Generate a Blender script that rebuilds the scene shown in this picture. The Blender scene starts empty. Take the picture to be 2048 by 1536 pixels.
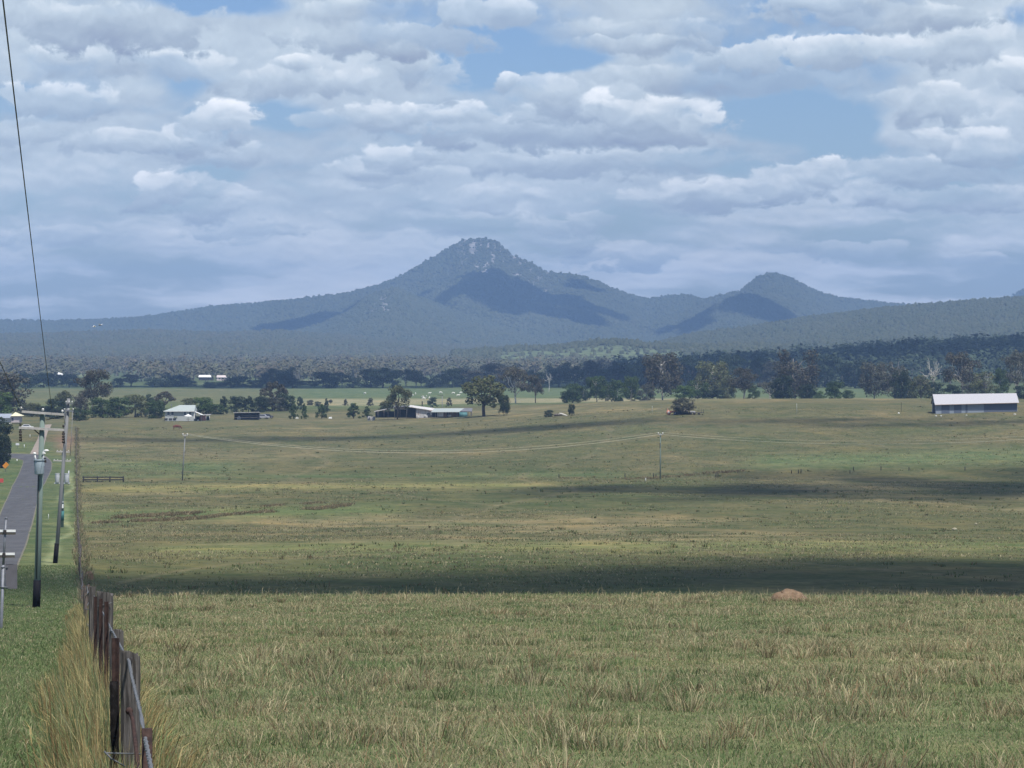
import bpy, bmesh, math, random
import numpy as np
from mathutils import Vector, Matrix, Euler

random.seed(11); RNG = np.random.default_rng(11)
scene = bpy.context.scene
COL = scene.collection
F = 7000.0                       # focal length in pixels of the 2048-wide photograph
PITCH = math.atan(68.0 / F)
CA, SA = math.cos(PITCH), math.sin(PITCH)

# ------------------------------------------------------------------ geometry of the view
def ray(px, py):
    u, v = px - 1024.0, 768.0 - py
    y = F * CA + v * SA; z = v * CA - F * SA
    return u / y, z / y
def P(px, py, D):
    a, b = ray(px, py); return Vector((a * D, D, b * D))

def vnoise(x, y, seed=0):
    x = np.asarray(x, float); y = np.asarray(y, float)
    xi = np.floor(x).astype(np.int64); yi = np.floor(y).astype(np.int64)
    fx = x - xi; fy = y - yi
    fx = fx * fx * (3 - 2 * fx); fy = fy * fy * (3 - 2 * fy)
    def h(i, j):
        n = (i * 374761393 + j * 668265263 + seed * 982451653) & 0xFFFFFFFF
        n = ((n ^ (n >> 13)) * 1274126177) & 0xFFFFFFFF
        n = n ^ (n >> 16)
        return (n & 0xFFFF) / 65535.0
    a = h(xi, yi) * (1 - fx) + h(xi + 1, yi) * fx
    b = h(xi, yi + 1) * (1 - fx) + h(xi + 1, yi + 1) * fx
    return a * (1 - fy) + b * fy
def fbm(x, y, o=4, seed=0):
    s = 0; a = .5; t = 0
    for k in range(o):
        s = s + a * vnoise(np.asarray(x) * 2 ** k, np.asarray(y) * 2 ** k, seed + k); t += a; a *= .5
    return s / t
def sstep(a, b, x):
    t = np.clip((np.asarray(x, float) - a) / (b - a), 0, 1); return t * t * (3 - 2 * t)

# ------------------------------------------------------------------ the lie of the land
_far_L = [(330, -18.2), (440, -22.1), (540, -23.1), (680, -25.3), (850, -24.2), (1020, -21.9), (1100, -22.0),
          (1300, -21.4), (1500, -21.4), (2000, -22.9), (2600, -23), (3400, -22), (4500, -20), (20000, -20)]
_far_R = [(330, -18.2), (440, -22.1), (540, -23.1), (680, -25.3), (790, -22.9), (890, -19.0), (930, -16.8), (1000, -15.7),
          (1080, -15.2), (1150, -15.75), (1280, -18.6), (1450, -21), (2000, -23), (2600, -23), (3400, -22), (4500, -20), (20000, -20)]
_near_L = [(0, -1.7), (10, -2.25), (28, -3.35), (46, -4.6), (80, -6.9), (125, -9.6), (170, -12.5), (205, -13.6), (240, -14.5)]
_near_R = [(0, -1.7), (10, -2.25), (28, -3.35), (46, -4.6), (80, -6.6), (125, -9.02), (143, -10.02), (165, -11.9), (200, -13.95), (240, -14.9)]
_lg = np.linspace(math.log(2), math.log(20000), 2600)
def _table(pts, w=9):
    z = np.interp(np.exp(_lg), [p[0] for p in pts], [p[1] for p in pts])
    k = np.exp(-0.5 * (np.arange(-3 * w, 3 * w + 1) / w) ** 2); k /= k.sum()
    zz = np.pad(z, 3 * w, mode='edge'); return np.convolve(zz, k, 'valid')
TLL = _table(_near_L + _far_L); TRL = _table(_near_R + _far_L); TRR = _table(_near_R + _far_R); TLR = _table(_near_L + _far_R)
def gz(x, y):
    x = np.asarray(x, float); y = np.asarray(y, float)
    r = np.hypot(x, y); lr = np.log(np.maximum(r, 2.0))
    th = np.arctan2(x, np.where(y > 0.3 * np.abs(x), y, 0.3 * np.abs(x) + 1e-6))
    px = np.clip(1024 + F * np.tan(th), -500, 2600)
    wn = sstep(120, 260, px) ; wf = sstep(650, 1450, px)
    n = (1 - wn); f = (1 - wf)
    z = (n * f * np.interp(lr, _lg, TLL) + wn * f * np.interp(lr, _lg, TRL) + wn * wf * np.interp(lr, _lg, TRR) + n * wf * np.interp(lr, _lg, TLR))
    # low dark wooded rise on the right, far side
    z = z + 19.0 * sstep(1150, 2050, px) * sstep(2150, 2750, r) * (1 - sstep(2900, 3500, r))
    am = 0.05 + 0.22 * sstep(200, 600, r)
    z = z + am * (fbm(x / 26., y / 26., 3, 5) - .5) * 2
    return z
def gzs(x, y): return float(gz(x, y))
_Ds = np.exp(np.linspace(math.log(8), math.log(6000), 5000))
def G(px, py):
    a, b = ray(px, py)
    d = b * _Ds - gz(a * _Ds, _Ds)
    k = np.argmax(d <= 0) if (d <= 0).any() else len(d) - 1
    if k > 0:
        t = d[k - 1] / (d[k - 1] - d[k] + 1e-9); D = _Ds[k - 1] + t * (_Ds[k] - _Ds[k - 1])
    else: D = _Ds[0]
    return Vector((a * D, D, gzs(a * D, D)))
def on(px, D):
    x = (px - 1024) / F * D; return Vector((x, D, gzs(x, D)))

# ------------------------------------------------------------------ tags, objects, mesh builder
def tag(o, label=None, cat=None, group=None, kind=None):
    if label: o['label'] = label
    if cat: o['category'] = cat
    if group: o['group'] = group
    if kind: o['kind'] = kind
    return o
def empty(name, loc, label, cat, group=None, rz=0.0):
    o = bpy.data.objects.new(name, None); COL.objects.link(o)
    o.location = loc; o.rotation_euler = (0, 0, rz); o.empty_display_size = .5
    return tag(o, label, cat, group)
def link(name, me, parent=None):
    o = bpy.data.objects.new(name, me); COL.objects.link(o)
    if parent is not None: o.parent = parent
    return o

class MB:
    def __init__(s): s.v = []; s.f = []; s.sm = []
    def add(s, vs, fs, smooth=False):
        n = len(s.v); s.v += [tuple(v) for v in vs]; s.f += [tuple(i + n for i in f) for f in fs]; s.sm += [smooth] * len(fs); return s
    def box(s, c, d, rot=None):
        x, y, z = d[0] / 2, d[1] / 2, d[2] / 2
        vs = [Vector(p) for p in ((-x,-y,-z),(x,-y,-z),(x,y,-z),(-x,y,-z),(-x,-y,z),(x,-y,z),(x,y,z),(-x,y,z))]
        if rot is not None: vs = [rot @ v for v in vs]
        c = Vector(c)
        return s.add([v + c for v in vs], [(0,3,2,1),(4,5,6,7),(0,1,5,4),(1,2,6,5),(2,3,7,6),(3,0,4,7)])
    def bar(s, a, b, w, h):
        a, b = Vector(a), Vector(b); d = b - a; L = d.length
        q = d.to_track_quat('X', 'Z').to_matrix()
        return s.box((a + b) / 2, (L, w, h), q)
    def tube(s, pts, rad, n=8, caps=True):
        pts = [Vector(p) for p in pts]
        if not hasattr(rad, '__len__'): rad = [rad] * len(pts)
        rings = []; ref = Vector((0.13, 0.97, 0.2))
        for i, p in enumerate(pts):
            t = (pts[min(i + 1, len(pts) - 1)] - pts[max(i - 1, 0)]).normalized()
            r_ = ref if abs(t.dot(ref)) < .95 else Vector((1, 0, 0))
            a = t.cross(r_).normalized(); b = t.cross(a)
            rings.append([p + (a * math.cos(2 * math.pi * k / n) + b * math.sin(2 * math.pi * k / n)) * rad[i] for k in range(n)])
        vs = [v for r in rings for v in r]; fs = []
        for i in range(len(rings) - 1):
            for k in range(n):
                k2 = (k + 1) % n
                fs.append((i * n + k, i * n + k2, (i + 1) * n + k2, (i + 1) * n + k))
        if caps:
            fs.append(tuple(range(n - 1, -1, -1))); fs.append(tuple((len(rings) - 1) * n + k for k in range(n)))
        return s.add(vs, fs, True)
    def blob(s, c, d, rot=None, seg=10, rings=7, jit=0.0):
        vs = []; fs = []
        for i in range(rings + 1):
            th = math.pi * i / rings
            for k in range(seg):
                ph = 2 * math.pi * k / seg
                j = 1 + random.uniform(-jit, jit)
                v = Vector((d[0]/2*math.sin(th)*math.cos(ph)*j, d[1]/2*math.sin(th)*math.sin(ph)*j, d[2]/2*math.cos(th)*j))
                if rot is not None: v = rot @ v
                vs.append(v + Vector(c))
        for i in range(rings):
            for k in range(seg):
                k2 = (k + 1) % seg
                fs.append((i*seg+k, (i+1)*seg+k, (i+1)*seg+k2, i*seg+k2))
        return s.add(vs, fs, True)
    def mesh(s, name, mat):
        me = bpy.data.meshes.new(name); me.from_pydata(s.v, [], s.f); me.materials.append(mat)
        me.polygons.foreach_set('use_smooth', s.sm); me.update(); return me
    def build(s, name, mat, parent=None):
        return link(name, s.mesh(name, mat), parent)

def np_mesh(name, co, faces_q=None, faces_t=None, mat=None, color=None, smooth=False):
    """big mesh from numpy arrays; color: (nverts,3) -> point colour attribute 'tint'"""
    me = bpy.data.meshes.new(name)
    co = np.ascontiguousarray(co, np.float32); me.vertices.add(len(co)); me.vertices.foreach_set('co', co.ravel())
    loops = []; starts = []; n = 0
    if faces_q is not None and len(faces_q):
        loops.append(faces_q.ravel()); starts.append(np.arange(len(faces_q)) * 4); n = len(faces_q) * 4
    if faces_t is not None and len(faces_t):
        loops.append(faces_t.ravel()); starts.append(n + np.arange(len(faces_t)) * 3)
    loops = np.concatenate(loops).astype(np.int32); starts = np.concatenate(starts).astype(np.int32)
    me.loops.add(len(loops)); me.loops.foreach_set('vertex_index', loops)
    me.polygons.add(len(starts)); me.polygons.foreach_set('loop_start', starts)
    me.polygons.foreach_set('use_smooth', np.full(len(starts), smooth))
    me.update(calc_edges=True)
    if color is not None:
        at = me.attributes.new('tint', 'FLOAT_COLOR', 'POINT')
        c4 = np.ones((len(co), 4), np.float32); c4[:, :3] = color; at.data.foreach_set('color', c4.ravel())
    if mat is not None: me.materials.append(mat)
    return me

# ------------------------------------------------------------------ materials
def nodes_of(name):
    m = bpy.data.materials.new(name); m.use_nodes = True
    nt = m.node_tree; b = nt.nodes['Principled BSDF']
    b.inputs['Specular IOR Level'].default_value = 0.2
    return m, nt, b
def N(nt, t, **kw):
    n = nt.nodes.new(t)
    for k, v in kw.items(): setattr(n, k, v)
    return n
def mixrgb(nt, fac, a, b, mode='MIX'):
    n = N(nt, 'ShaderNodeMix', data_type='RGBA', blend_type=mode)
    for s, v in ((n.inputs[0], fac), (n.inputs[6], a), (n.inputs[7], b)):
        if hasattr(v, 'is_output'): nt.links.new(v, s)
        elif isinstance(v, (int, float)): s.default_value = v
        else: s.default_value = (*v[:3], 1)
    return n.outputs[2]
def noise(nt, scale, detail=4, rough=.55, vec=None, mul=None):
    t = N(nt, 'ShaderNodeTexNoise'); t.inputs['Scale'].default_value = scale
    t.inputs['Detail'].default_value = detail; t.inputs['Roughness'].default_value = rough
    if vec is None:
        vec = N(nt, 'ShaderNodeTexCoord').outputs['Object']
    if mul is not None:
        m = N(nt, 'ShaderNodeVectorMath', operation='MULTIPLY'); nt.links.new(vec, m.inputs[0]); m.inputs[1].default_value = mul; vec = m.outputs[0]
    nt.links.new(vec, t.inputs['Vector']); return t.outputs['Fac']
def ramp(nt, fac, stops):
    r = N(nt, 'ShaderNodeValToRGB'); nt.links.new(fac, r.inputs[0])
    while len(r.color_ramp.elements) < len(stops): r.color_ramp.elements.new(.5)
    for e, (p, c) in zip(r.color_ramp.elements, stops):
        e.position = p; e.color = (*c, 1) if hasattr(c, '__len__') else (c, c, c, 1)
    return r.outputs[0]
_mc = {}
def mat(name, c, rough=.7, var=.25, scale=3.0, metal=0.0, stretch=None, bump=0.0, c2=None, spec=.2):
    """plain surface with procedural mottling; c2 = colour of stains / wear"""
    if name in _mc: return _mc[name]
    m, nt, b = nodes_of(name)
    f = noise(nt, scale, 5, .6, mul=stretch)
    lo = tuple(x * (1 - var) for x in c); hi = tuple(min(1, x * (1 + var)) for x in c)
    colr = ramp(nt, f, [(.3, lo), (.7, hi)])
    if c2 is not None:
        f2 = noise(nt, scale * .7 + .13, 6, .65, mul=stretch)
        k = ramp(nt, f2, [(.5, 0.0), (.62, 1.0)])
        colr = mixrgb(nt, k, colr, c2)
    nt.links.new(colr, b.inputs['Base Color'])
    b.inputs['Roughness'].default_value = rough; b.inputs['Metallic'].default_value = metal
    b.inputs['Specular IOR Level'].default_value = spec
    if bump:
        bn = N(nt, 'ShaderNodeBump'); bn.inputs['Strength'].default_value = bump; bn.inputs['Distance'].default_value = .02
        nt.links.new(f, bn.inputs['Height']); nt.links.new(bn.outputs[0], b.inputs['Normal'])
    _mc[name] = m; return m
def tintmat(name, rough=.75, trans=0.0, objvar=0.0):
    """colour comes from the mesh's own 'tint' attribute (species / blade colour)"""
    if name in _mc: return _mc[name]
    m, nt, b = nodes_of(name)
    a = N(nt, 'ShaderNodeAttribute', attribute_name='tint').outputs['Color']
    if objvar:
        oi = N(nt, 'ShaderNodeObjectInfo').outputs['Random']
        mr = N(nt, 'ShaderNodeMapRange'); nt.links.new(oi, mr.inputs[0]); mr.inputs[3].default_value = 1 - objvar; mr.inputs[4].default_value = 1 + objvar
        cmb = N(nt, 'ShaderNodeCombineColor')
        for i in range(3): nt.links.new(mr.outputs[0], cmb.inputs[i])
        a = mixrgb(nt, 1.0, a, cmb.outputs[0], 'MULTIPLY')
    nt.links.new(a, b.inputs['Base Color']); b.inputs['Roughness'].default_value = rough
    b.inputs['Specular IOR Level'].default_value = .08
    if trans:
        tr = N(nt, 'ShaderNodeBsdfTranslucent'); nt.links.new(a, tr.inputs[0])
        mx = N(nt, 'ShaderNodeMixShader'); mx.inputs[0].default_value = trans
        nt.links.new(b.outputs[0], mx.inputs[1]); nt.links.new(tr.outputs[0], mx.inputs[2])
        nt.links.new(mx.outputs[0], nt.nodes['Material Output'].inputs[0])
    _mc[name] = m; return m

# ------------------------------------------------------------------ camera
cam = bpy.data.cameras.new('camera'); camo = bpy.data.objects.new('camera', cam); COL.objects.link(camo)
cam.sensor_width = 36; cam.sensor_fit = 'HORIZONTAL'; cam.lens = 36 * F / 2048
cam.clip_start = .5; cam.clip_end = 40000
camo.location = (0, 0, 0); camo.rotation_euler = (math.pi / 2 - PITCH, 0, 0)
scene.camera = camo

# ------------------------------------------------------------------ sun
SUN_EL, SUN_AZ = math.radians(62), math.radians(153)      # azimuth from +Y towards +X: behind the camera, to its right
SUND = Vector((math.cos(SUN_EL) * math.sin(SUN_AZ), math.cos(SUN_EL) * math.cos(SUN_AZ), math.sin(SUN_EL)))
sl = bpy.data.lights.new('sun', 'SUN'); sl.energy = SUN_E = 3.6; sl.angle = math.radians(.5); sl.color = (1, .95, .87)
so = bpy.data.objects.new('sun', sl); COL.objects.link(so); so.rotation_euler = (-SUND).to_track_quat('-Z', 'Y').to_euler()
so.location = SUND * 300
# ------------------------------------------------------------------ sky: Nishita plus a procedural cloud deck (by direction)
W = bpy.data.worlds.new("World"); scene.world = W; W.use_nodes = True
nt = W.node_tree; bg = nt.nodes['Background']
sky = N(nt, 'ShaderNodeTexSky', sky_type='NISHITA'); sky.sun_disc = False
sky.sun_elevation = SUN_EL; sky.sun_rotation = SUN_AZ; sky.altitude = 100; sky.air_density = 1.0; sky.dust_density = .6; sky.ozone_density = 1.4
SKY_STR = 0.075; CLOUD_GAIN = 0.98; SKY_TINT = (1.0, 1.0, 1.0)
tc = N(nt, 'ShaderNodeTexCoord').outputs['Generated']
sx = N(nt, 'ShaderNodeSeparateXYZ'); nt.links.new(tc, sx.inputs[0])
def M(op, a, b=None, c=None, clamp=False):
    n = N(nt, 'ShaderNodeMath', operation=op, use_clamp=clamp)
    for s, v in zip(n.inputs, (a, b, c)):
        if v is None: continue
        if hasattr(v, 'is_output'): nt.links.new(v, s)
        else: s.default_value = v
    return n.outputs[0]
def SM(a, b, x, lo=0.0, hi=1.0):
    n = N(nt, 'ShaderNodeMapRange', interpolation_type='SMOOTHSTEP'); nt.links.new(x, n.inputs[0])
    for k, v in zip((1, 2, 3, 4), (a, b, lo, hi)): n.inputs[k].default_value = v
    return n.outputs[0]
az = M('ARCTAN2', sx.outputs[0], sx.outputs[1]); el = M('ARCSINE', sx.outputs[2])
U = M('MULTIPLY', az, 7.0); V = M('MULTIPLY', el, 7.0)     # thousands of photo pixels from straight ahead / above the horizon
def vec(u, v, w=0.0):
    c = N(nt, 'ShaderNodeCombineXYZ')
    for s, x in zip(c.inputs, (u, v, w)):
        if hasattr(x, 'is_output'): nt.links.new(x, s)
        else: s.default_value = x
    return c.outputs[0]
# warp
def nz(u, v, su, sv, w=0.0, det=5, ro=.55):
    t = N(nt, 'ShaderNodeTexNoise', noise_dimensions='2D'); t.inputs['Scale'].default_value = 1.0; t.inputs['Detail'].default_value = det; t.inputs['Roughness'].default_value = ro
    nt.links.new(vec(M('MULTIPLY_ADD', u, su, w * 7.3), M('MULTIPLY_ADD', v, sv, w * 3.1)), t.inputs['Vector']); return t.outputs['Fac']
w1 = M('SUBTRACT', nz(U, V, 9, 15, 3.1, 3, .5), .5); w2 = M('SUBTRACT', nz(U, V, 9, 15, 8.7, 3, .5), .5)
Uw = M('MULTIPLY_ADD', w1, .06, U); Vw = M('MULTIPLY_ADD', w2, .03, V)
UV = vec(Uw, Vw); UV0 = UV
Vp = M('MULTIPLY', M('LOGARITHM', M('ADD', M('MAXIMUM', Vw, -.05), .12), 2.718), .46)
def blob_vec(px, py, rx, ry):
    s = N(nt, 'ShaderNodeVectorMath', operation='MULTIPLY_ADD'); nt.links.new(UV, s.inputs[0])
    s.inputs[1].default_value = (1000 / rx, 1000 / ry, 0); s.inputs[2].default_value = (-(px - 1024) / rx, -(700 - py) / ry, 0); return s.outputs[0]
def blobs(lst):
    acc = None
    for (px, py, rx, ry, a) in lst:
        l = N(nt, 'ShaderNodeVectorMath', operation='LENGTH'); nt.links.new(blob_vec(px, py, rx, ry), l.inputs[0])
        b = SM(0.0, 1.5, l.outputs['Value'], a, 0.0)
        acc = b if acc is None else M('ADD', acc, b)
    return acc
gaps = blobs([(450, 8, 120, 32, 1.3), (965, 118, 80, 62, 1.5), (1120, 122, 120, 24, 1.0), (560, 222, 70, 34, .9), (430, 352, 70, 30, .7),
              (1590, 235, 160, 46, 1.15), (1690, 290, 70, 60, 1.0), (370, 178, 50, 26, .5), (2025, 40, 50, 34, .8), (215, 340, 80, 20, .4), (1760, 470, 190, 50, .4),
              (120, 590, 420, 60, .5), (1900, 550, 260, 70, .5), (60, 400, 90, 40, .4)])
dn = M('SUBTRACT', nz(Uw, Vp, 12, 20, 5.5, 6, .62), .5); dn2 = M('SUBTRACT', nz(Uw, Vp, 4.5, 11, 2.2, 3, .5), .5)
edge = M('ADD', M('MULTIPLY', dn, 2.7), M('MULTIPLY', dn2, 1.3))
rel = M('SUBTRACT', nz(Uw, Vp, 7, 15, 6.6, 4, .55), nz(Uw, M('ADD', Vp, .012), 7, 15, 6.6, 4, .55))
big = M('SUBTRACT', nz(U, Vp, 2.2, 9, 9.9, 3, .5), .5)
veil = M('MULTIPLY_ADD', big, 1.9, .74)
veil = SM(.20, .80, M('SUBTRACT', M('MULTIPLY_ADD', dn, .5, veil), gaps))
veil = M('MULTIPLY', veil, SM(0.03, .26, V, .85, 1.0))
lum = M('MULTIPLY_ADD', rel, .55, M('MULTIPLY_ADD', big, .55, .47))
lum = M('ADD', lum, SM(0.05, .38, V, .34, 0.0))
cover = veil
# heaped clouds from the far ones low down to the near ones high up: crisp lit heads, soft grey bases
PUFF = [(1950, 518, 60, 13, .8, .62), (1700, 498, 90, 18, .55, .58), (1240, 503, 110, 26, .7, .60), (1560, 486, 80, 16, .45, .58), (1110, 462, 100, 34, .75, .60), (1180, 440, 50, 24, .6, .62), (950, 440, 200, 22, .4, .52), (470, 448, 150, 26, .5, .54), (100, 470, 130, 18, .4, .54),
 (430, 405, 110, 34, .65, .54), (330, 376, 78, 36, .95, .62), (395, 372, 55, 26, .7, .58), (960, 392, 150, 24, .5, .54), (1320, 400, 120, 26, .55, .54), (1880, 395, 190, 26, .6, .56), (1440, 378, 120, 32, .85, .60), (1560, 362, 90, 34, .8, .60), (1640, 346, 55, 34, .95, .62), (1735, 374, 50, 32, .7, .58),
 (770, 345, 130, 28, .7, .54), (730, 335, 60, 22, .8, .60), (800, 312, 55, 30, .9, .63), (860, 292, 46, 20, .9, .64), (1180, 320, 330, 26, .6, .46), (1830, 338, 150, 30, .8, .54), (1960, 290, 90, 36, .85, .60), (1866, 276, 30, 30, .9, .62), (430, 300, 150, 26, .7, .54), (280, 282, 150, 22, .65, .56), (400, 270, 75, 30, .85, .60), (445, 238, 76, 36, .98, .64), (640, 240, 50, 20, .6, .56),
 (1080, 246, 380, 34, .95, .54), (760, 226, 80, 34, .9, .62), (900, 224, 120, 26, .8, .62), (1080, 218, 90, 24, .8, .62), (1190, 206, 60, 30, .9, .64), (1290, 220, 110, 32, .9, .63), (1880, 200, 120, 34, .75, .56), (2030, 150, 60, 40, .75, .58), (110, 200, 110, 36, .85, .58), (40, 260, 120, 24, .5, .52),
 (1090, 178, 70, 40, .7, .56), (1014, 168, 34, 20, .85, .60), (600, 160, 200, 26, .6, .50), (590, 130, 40, 16, .85, .62), (870, 150, 60, 40, .75, .58), (840, 124, 70, 34, .85, .60), (790, 108, 26, 14, .8, .62), (1500, 150, 280, 26, .6, .48),
 (380, 128, 120, 30, .8, .60), (160, 114, 130, 30, .7, .58), (1480, 112, 120, 32, .85, .58), (1640, 100, 120, 36, .9, .61), (1820, 88, 130, 42, .95, .61), (1945, 82, 80, 44, .85, .60), (230, 50, 260, 44, .8, .36), (800, 72, 200, 36, .8, .40), (1290, 66, 210, 32, .7, .44), (1250, 84, 120, 16, .6, .56), (980, 22, 110, 34, .8, .60), (1740, 34, 240, 26, .8, .44), (1640, 10, 150, 22, .8, .56), (700, 20, 120, 22, .5, .54)]
one_e = M('MULTIPLY_ADD', edge, .62, 1.0); relb = M('MULTIPLY_ADD', rel, .75, M('MULTIPLY', dn, .16))
for i, (px, py, rx, ry, am, lb) in enumerate(PUFF):
    if i % 4 == 0:      # keeps the node evaluation in sequence (the shader stack is small)
        q_ = N(nt, 'ShaderNodeVectorMath', operation='MULTIPLY_ADD'); nt.links.new(lum, q_.inputs[0]); q_.inputs[1].default_value = (1e-7, 1e-7, 0); nt.links.new(UV0, q_.inputs[2]); UV = q_.outputs[0]
    bv = blob_vec(px, py, rx * 1.16, ry * .98); sp = N(nt, 'ShaderNodeSeparateXYZ'); nt.links.new(bv, sp.inputs[0])
    ay = M('MAXIMUM', sp.outputs[1], M('MULTIPLY', sp.outputs[1], -.62))
    dist = M('SQRT', M('MULTIPLY_ADD', ay, ay, M('MULTIPLY', sp.outputs[0], sp.outputs[0])))
    mk = SM(.0, .30, M('SUBTRACT', one_e, dist), 0.0, am)
    lm = M('ADD', M('MULTIPLY_ADD', M('MAXIMUM', M('MINIMUM', sp.outputs[1], 1.0), -1.3), .33, lb + .02), relb)
    x_ = N(nt, 'ShaderNodeMix', data_type='FLOAT'); nt.links.new(mk, x_.inputs[0]); nt.links.new(lum, x_.inputs[2]); nt.links.new(lm, x_.inputs[3]); lum = x_.outputs[0]
    cover = M('MAXIMUM', cover, mk)
ccol = ramp(nt, M('MULTIPLY', lum, 1.0, clamp=True), [(0.0, (.24, .28, .37)), (.3, (.335, .395, .465)), (.55, (.465, .535, .59)), (.8, (.72, .755, .78)), (1.0, (.90, .905, .915))])
mr = N(nt, 'ShaderNodeVectorMath', operation='SCALE'); nt.links.new(ccol, mr.inputs[0]); mr.inputs['Scale'].default_value = CLOUD_GAIN / SKY_STR
upper = SM(.72, 1.1, V, 1.0, .35)          # overhead the deck is broken
cover = M('MULTIPLY', cover, upper)
skyc = N(nt, 'ShaderNodeVectorMath', operation='MULTIPLY'); nt.links.new(sky.outputs[0], skyc.inputs[0]); nt.links.new(ramp(nt, SM(0.0, .8, V), [(0.0, (.78, .90, 1.12)), (1.0, (.58, .72, 1.02))]), skyc.inputs[1])
fin = mixrgb(nt, cover, skyc.outputs[0], mr.outputs[0])
nt.links.new(fin, bg.inputs[0]); bg.inputs[1].default_value = SKY_STR
W.cycles.sampling_method = 'MANUAL'; W.cycles.sample_map_resolution = 512
# ------------------------------------------------------------------ ground: one polar sheet centred under the camera
def ground_color(x, y):
    """what grows where (paddock by paddock), no shading"""
    r = np.hypot(x, y); px = 1024 + F * x / np.maximum(y, 1)
    g = np.array([.090, .100, .046]); o = np.array([.138, .124, .066]); st = np.array([.225, .195, .105])
    nb = (1 - sstep(140, 185, r))[:, None]; g = g * (1 + .5 * nb); o = o * (1 + .6 * nb); st = st * (1 + .4 * nb); lush = np.array([.084, .112, .048])
    n1 = fbm(x / 55, y / 90, 4, 21); n2 = fbm(x / 9, y / 12, 3, 31); n3 = fbm(x / 160, y / 120, 3, 41)
    k = np.clip(.42 + 1.4 * (n1 - .5) + .8 * (n2 - .5), 0, 1)[:, None]
    c = g * (1 - k) + o * k
    # far grazed paddock beyond the valley floor is drier / browner
    dry = (sstep(690, 800, r) * (1 - sstep(1180, 1250, r)) * np.clip(.55 + 1.2 * (n3 - .5), 0, 1))[:, None]
    c = c * (1 - .75 * dry) + np.array([.150, .138, .080]) * .75 * dry
    ky = (sstep(.56, .72, n1 * .55 + n2 * .45))[:, None]
    c = c * (1 - .6 * ky) + st * .6 * ky
    # green road verge and the mown strip west of the fence
    fx = -0.1249 * y + .35
    vg = (sstep(-.5, .6, fx - x) * (y > 5) * (r < 900))[:, None]
    nv = fbm(x / 3, y / 8, 4, 51)[:, None]
    cv = lush * (1 - nv) + np.array([.118, .14, .068]) * nv
    c = c * (1 - vg) + cv * vg
    # green waterlogged strips in the paddock
    def strip(pa, pb, da, db, w, colr, s):
        nonlocal c
        t = np.clip((px - pa) / (pb - pa), 0, 1); dm = da + (db - da) * t
        m = np.exp(-((r - dm) / w) ** 2) * sstep(pa - 60, pa + 60, px) * (1 - sstep(pb - 60, pb + 60, px)) * np.clip(.4 + 1.3 * n2, 0, 1)
        c = c * (1 - s * m[:, None]) + np.array(colr) * s * m[:, None]
    strip(1500, 2500, 745, 800, 26, (.12, .165, .075), .7)
    strip(150, 480, 760, 745, 32, (.12, .165, .075), .55)
    strip(150, 1250, 700, 700, 10, (.115, .16, .07), .45)
    strip(150, 800, 470, 500, 22, (.115, .165, .06), .6)
    strip(300, 2200, 300, 330, 25, (.20, .22, .085), .5)
    strip(170, 1100, 615, 640, 24, (.30, .27, .11), .6)
    # plain past the farms: pale cut strip then green then pale again
    far = sstep(1240, 1330, r)[:, None]
    cp = np.array([.11, .135, .062]) * np.ones_like(c)
    pale = (sstep(1330, 1370, r) * (1 - sstep(1520, 1580, r)) * sstep(560, 640, px))[:, None]
    cp = cp * (1 - pale) + np.array([.26, .24, .145]) * pale
    gr = (sstep(1560, 1650, r) * (1 - sstep(2000, 2060, r)) * sstep(480, 640, px))[:, None]
    cp = cp * (1 - gr) + np.array([.11, .145, .072]) * gr
    gl = (sstep(1300, 1500, r) * (1 - sstep(480, 640, px)))[:, None]
    cp = cp * (1 - gl) + np.array([.13, .138, .072]) * gl
    wood = sstep(2050, 2120, r)[:, None] * (1 - .0)
    cp = cp * (1 - wood) + np.array([.09, .115, .05]) * wood
    gp = (sstep(.52, .60, fbm(x / 130, y / 300, 3, 61)) * sstep(2300, 2600, r))[:, None]
    cp = cp * (1 - gp) + np.array([.16, .18, .09]) * gp
    c = c * (1 - far) + cp * far
    for (x0, y0, dx, amp, wl, w_) in ((-20, 200, .02, 6, 90, .35), (30, 260, -.05, 9, 130, .4), (-60, 480, .35, 12, 160, .5), (60, 520, -.22, 10, 120, .5), (10, 700, .5, 14, 150, .6)):
        xt = x0 + dx * (y - y0) * 3 + amp * np.sin(y / wl * 2.2) + 2 * np.sin(y / 23.)
        m = np.exp(-((x - xt) / (w_ + .0006 * r)) ** 2) * (r > 180) * (r < 900) * (x > fx + 2) * .28
        c = c * (1 - m[:, None]) + np.array([.25, .205, .13]) * m[:, None]
    # bare red-brown earth by the corner
    b = np.exp(-(((px - 132) / 22) ** 2 + ((r - 895) / 60) ** 2)) * .9
    c = c * (1 - b[:, None]) + np.array([.24, .155, .11]) * b[:, None]
    # worn foot track on the verge
    tx = fx - 1.6 - .8 * np.sin(y / 38.) - .5 * np.sin(y / 17.)
    tw = np.exp(-((x - tx) / .45) ** 2) * (y > 190) * (r < 720) * .75
    c = c * (1 - tw[:, None]) + np.array([.23, .26, .14]) * tw[:, None]
    return c
_a1 = np.concatenate([np.linspace(-math.pi, -.26, 60)[:-1], np.linspace(-.26, .26, 620), np.linspace(.26, math.pi, 60)[1:]])
_r1 = np.concatenate([[0.3, 1, 3, 6, 10], np.exp(np.linspace(math.log(14), math.log(3400), 900)), np.exp(np.linspace(math.log(3450), math.log(12000), 60))])
A, R = np.meshgrid(_a1, _r1)
Rc = np.where(np.abs(A) > .5, np.minimum(R, 2600 + 0 * R), R)
X = (Rc * np.sin(A)).ravel(); Y = (Rc * np.cos(A)).ravel()
Z = gz(X, Y) - np.where(R.ravel() > 2600, .02 * 0, 0)
nr, na = A.shape
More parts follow.
